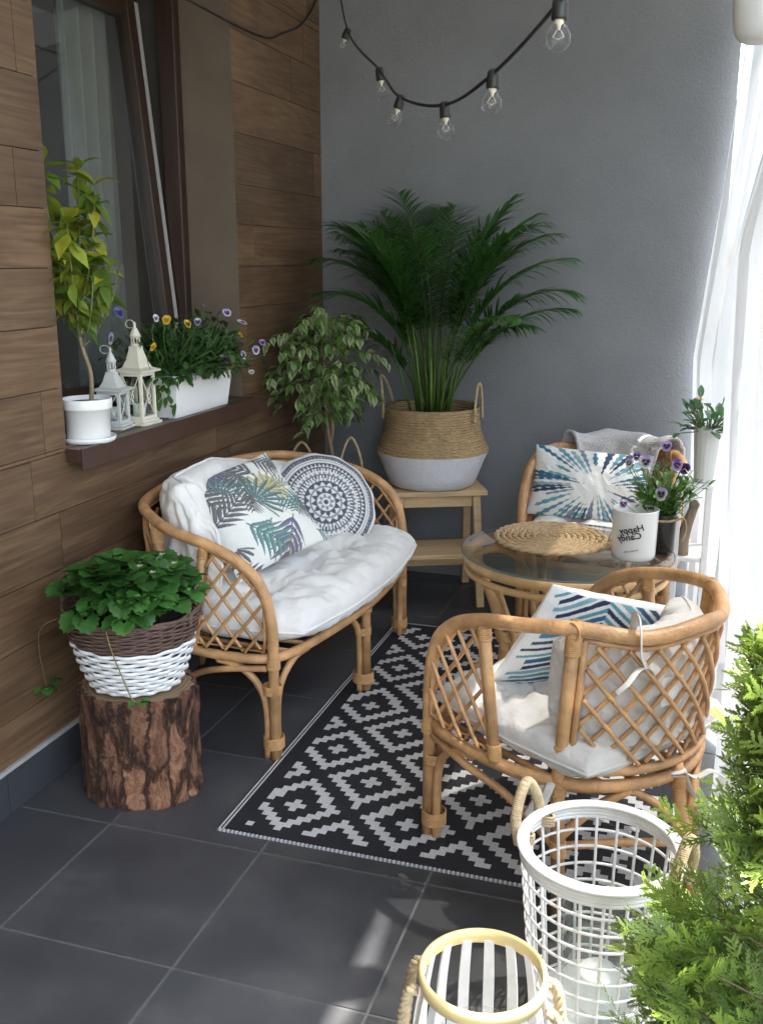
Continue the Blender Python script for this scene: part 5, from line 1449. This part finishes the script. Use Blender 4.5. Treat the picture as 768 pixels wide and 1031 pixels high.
for x in (-.070, .036):
    for y in (-.105, .105):
        b = MB(); b.smooth = False; b.box((x-.011, y-.011, 0), (x+.011, y+.011, .6895)); b.build('leg', M['white_wood'], ps, bevel=.002)
wp = at(1, 3.80, 709, 470); wp = V(wp[0], 3.80, .7065)
wpt = thing('succulent_pot', tuple(wp), 'bushy green plant with orange bloom in a white ribbed pot on the stand', 'potted plant')
b = MB(); nn_ = 48
vs = []; prof = [(.030, 0), (.034, .004), (.040, .10), (.046, .19), (.048, .205), (.045, .205), (.042, .185)]
for r_, z in prof:
    for k in range(nn_):
        a = 2*math.pi*k/nn_; r2 = r_*(1+.025*math.cos(a*16) if 0 < z < .2 else 1); vs.append(V(r2*math.cos(a), r2*math.sin(a), z))
b.add(vs, [(i*nn_+k, i*nn_+(k+1) % nn_, (i+1)*nn_+(k+1) % nn_, (i+1)*nn_+k) for i in range(len(prof)-1) for k in range(nn_)]); b.build('pot', M['white_enamel'], wpt)
b = MB(); b.disc(.042, .187, 30); b.build('soil', M['soil'], wpt)
rr = random.Random(6); fo = MB(); st = MB()
for i in range(75):
    a = rr.uniform(0, 6.28); e = rr.uniform(.0, 1.4); L = rr.uniform(.04, .15); g_ = rr.uniform(.7, 1.3)
    d = V(math.cos(a)*math.cos(e), math.sin(a)*math.cos(e), math.sin(e)); p0 = V(.02*math.cos(a), .02*math.sin(a), .19)
    st.cur = (.10, .16, .06); st.tube([p0, p0+d*L], .002, 4)
    fo.leaf(p0+d*L*.85, unit(d+V(rr.uniform(-.5, .5), rr.uniform(-.5, .5), rr.uniform(-.3, .3))), V(0, 0, 1), rr.uniform(.035, .055), rr.uniform(.024, .036), .25, .3, prof=[.15, .8, 1, .95, .6, .05], c0=(.075*g_, .17*g_, .07*g_), c1=(.09*g_, .19*g_, .09*g_))
for k in range(14):
    aa = k*.9; q = V(-.035, -.03, .305); fo.cur = (.50, .16, .05) if k % 3 else (.5, .38, .1); fo.leaf(q, V(math.cos(aa), math.sin(aa), rr.uniform(.2, 1)), V(0, 0, 1), .016, .009, .1, .2)
st.cur = (.10, .16, .06); st.tube([V(-.01, -.01, .19), V(-.035, -.03, .305)], .002, 5)
st.build('stems', M['stem'], wpt); fo.build('foliage', M['leaf'], wpt)
fg = thing('driftwood_figure', (-.015, 3.79, .4205), 'weathered wooden figure with twig antennae on the stand shelf', 'ornament')
b = MB()
b.tube(spline([V(.005, 0, 0), V(.0, 0, .06), V(.012, 0, .12), V(.028, 0, .18), V(.035, 0, .215)], 6), [.020, .021, .022, .023, .023, .024, .024, .024, .024, .023, .022, .021, .02, .02, .019, .019, .018, .017, .017, .018, .02, .02, .016, .01, .004], 10)
b.build('body', M['driftwood'], fg)
b = MB(); b.tube(spline([V(.0, -.012, .05), V(-.03, -.015, .12), V(-.022, -.012, .19), V(-.034, -.012, .235)], 6), .003, 6); b.tube(spline([V(-.022, -.012, .19), V(-.005, -.012, .225), V(.0, -.012, .235)], 5), .003, 6); b.build('twig', M['ink'], fg)

# ================================================================== THUJA
TB = V(.245, 1.30, 0)
thu = thing('thuja', tuple(TB), 'bushy green thuja in a pot in the right foreground', 'shrub')
b = MB(); b.lathe([(0, 0), (.10, 0), (.105, .005), (.13, .20), (.138, .205), (.138, .225), (.128, .225), (.12, .19), (0, .185)], 40); b.build('pot', mat('terracotta_pot', (.26, .10, .055), .8, .15, 20, .2, 60), thu)
b = MB(); b.disc(.12, .19, 30); b.build('soil', M['soil'], thu)
b = MB(); b.cur = (.16, .10, .06); b.tube(spline([V(0, 0, .19), V(.004, 0, .5), V(-.03, .004, .8), V(-.08, .01, .99)], 6), [.013-.0006*i for i in range(19)], 8); 
rr = random.Random(44)
def spray_template(seed):
    """flat fan of scale-leaf twigs in the XY plane, growing along +X, length 1"""
    r2 = random.Random(seed); segs = []
    def grow(p, a, L, lev):
        n = (7, 5, 2)[lev]; pts = [p]
        for k in range(n):
            a += r2.uniform(-.09, .09); p = (p[0]+math.cos(a)*L/n, p[1]+math.sin(a)*L/n); pts.append(p)
            if lev < 2:
                for sd in (-1, 1):
                    if r2.random() < .9: grow(p, a+sd*r2.uniform(.5, .75), L*((.52, .36)[lev])*(1-(.11, .13)[lev]*k)*r2.uniform(.75, 1.15), lev+1)
        segs.append((pts, lev))
    grow((0, 0), 0, 1.0, 0)
    vs = []; fs = []; tp = []
    for pts, lev in segs:
        w = (.014, .0125, .0115)[lev]; b0 = len(vs); m = len(pts)
        for i, (x, y) in enumerate(pts):
            j = min(i+1, m-1); k = max(i-1, 0); dx, dy = pts[j][0]-pts[k][0], pts[j][1]-pts[k][1]; dl = math.hypot(dx, dy) or 1
            ww = w*(1.0 if i < m-1 else .35)
            vs += [(x-dy/dl*ww, y+dx/dl*ww, 0), (x+dy/dl*ww, y-dx/dl*ww, .004)]; tp += [x]*2
        for i in range(m-1):
            q = b0+i*2; fs += [(q, q+1, q+3, q+2)]
    return np.array(vs), fs, np.array(tp)
TPL = [spray_template(s_) for s_ in range(6)]
fo = MB()
def spray(p, d, up, L, g_, tip):
    vs, fs, tp = TPL[rr.randrange(6)]
    d = unit(d); s_ = unit(np.cross(up, d)); n_ = np.cross(d, s_)
    bend = .25*vs[:, 0]**2
    W = p + L*(vs[:, :1]*d + vs[:, 1:2]*s_ + (vs[:, 2:3]-bend[:, None]*rr.uniform(-.3, 1))*n_)
    k = np.clip(tp, 0, 1)[:, None]
    c = (np.array([.055, .125, .024])*(1-k)+np.array(tip)*k)*g_
    fo.add(W, fs, c)
def trad(z): return float(np.interp(z, [.2, .35, .58, .72, .85, .95, 1.02], [.26, .272, .212, .140, .078, .04, .012]))
nb_ = 0
for i in range(270):
    z = .2+.77*rr.random()**1.1; a = rr.uniform(0, 6.283); Rr = trad(z); e = rr.uniform(.25, .9)
    base = V(-.07*max(0, z-.7)/.3, 0, z-Rr*math.tan(e)*.6); 
    tip = V(Rr*math.cos(a), Rr*math.sin(a), z+.02)+V(-.07*max(0, z-.7)/.3, 0, 0)
    base[2] = max(base[2], .2)
    b.cur = (.14, .09, .05); mid = (base+tip)/2+V(0, 0, -.015); b.tube([base, mid, tip], [.003, .002, .001], 4)
    L = float(np.linalg.norm(tip-base))
    for k in range(7):
        t = .35+.65*k/6; p = base*(1-t)+tip*t; dd = unit(unit(tip-base)+V(rr.uniform(-.55, .55), rr.uniform(-.55, .55), rr.uniform(-.2, .65)))
        up = unit(V(rr.uniform(-1, 1), rr.uniform(-1, 1), rr.uniform(-.4, .6)))
        spray(p, dd, up, rr.uniform(.05, .10), rr.uniform(.5, 1.4), (.26, .36, .05))
b.build('trunk', M['stem'], thu); fo.build('crown', M['leaf'], thu)
# ================================================================== LIGHT, SKY, CAMERA
SUN = unit(V(.30, .22, .90))
w = bpy.data.worlds.new('World'); scene.world = w; w.use_nodes = True
t = w.node_tree; t.nodes.clear()
o = t.nodes.new('ShaderNodeOutputWorld'); bg = t.nodes.new('ShaderNodeBackground'); sk = t.nodes.new('ShaderNodeTexSky')
sk.sky_type = 'NISHITA'; sk.sun_disc = False; sk.sun_elevation = math.asin(SUN[2]); sk.sun_rotation = math.atan2(SUN[0], SUN[1])
sk.air_density = 1.2; sk.dust_density = 2.0
hs = t.nodes.new('ShaderNodeHueSaturation'); hs.inputs['Saturation'].default_value = .62
t.links.new(sk.outputs[0], hs.inputs['Color']); t.links.new(hs.outputs[0], bg.inputs[0]); bg.inputs[1].default_value = .15; t.links.new(bg.outputs[0], o.inputs[0])
sl = bpy.data.lights.new('sun', 'SUN'); sl.energy = 2.0; sl.angle = R(.8); sl.color = (1, .95, .87)
so = bpy.data.objects.new('sun', sl); COL.objects.link(so)
so.rotation_euler = Vector(SUN).to_track_quat('Z', 'Y').to_euler(); so.location = (6, 4, 12)
cam = bpy.data.cameras.new('camera'); co = bpy.data.objects.new('camera', cam); COL.objects.link(co)
co.location = EYE; co.rotation_euler = (math.pi/2-PITCH, 0, YAW)
cam.sensor_fit = 'HORIZONTAL'; cam.sensor_width = 36; cam.lens = 36*FPX/768; cam.clip_start = .02; cam.clip_end = 1000
scene.camera = co
vs_ = scene.view_settings; vs_.view_transform = 'Standard'; vs_.look = 'None'; vs_.exposure = 3.2; vs_.gamma = 1; vs_.use_curve_mapping = False
scene.cycles.max_bounces = 10; scene.cycles.transparent_max_bounces = 16; scene.cycles.diffuse_bounces = 6
scene.render.film_transparent = False
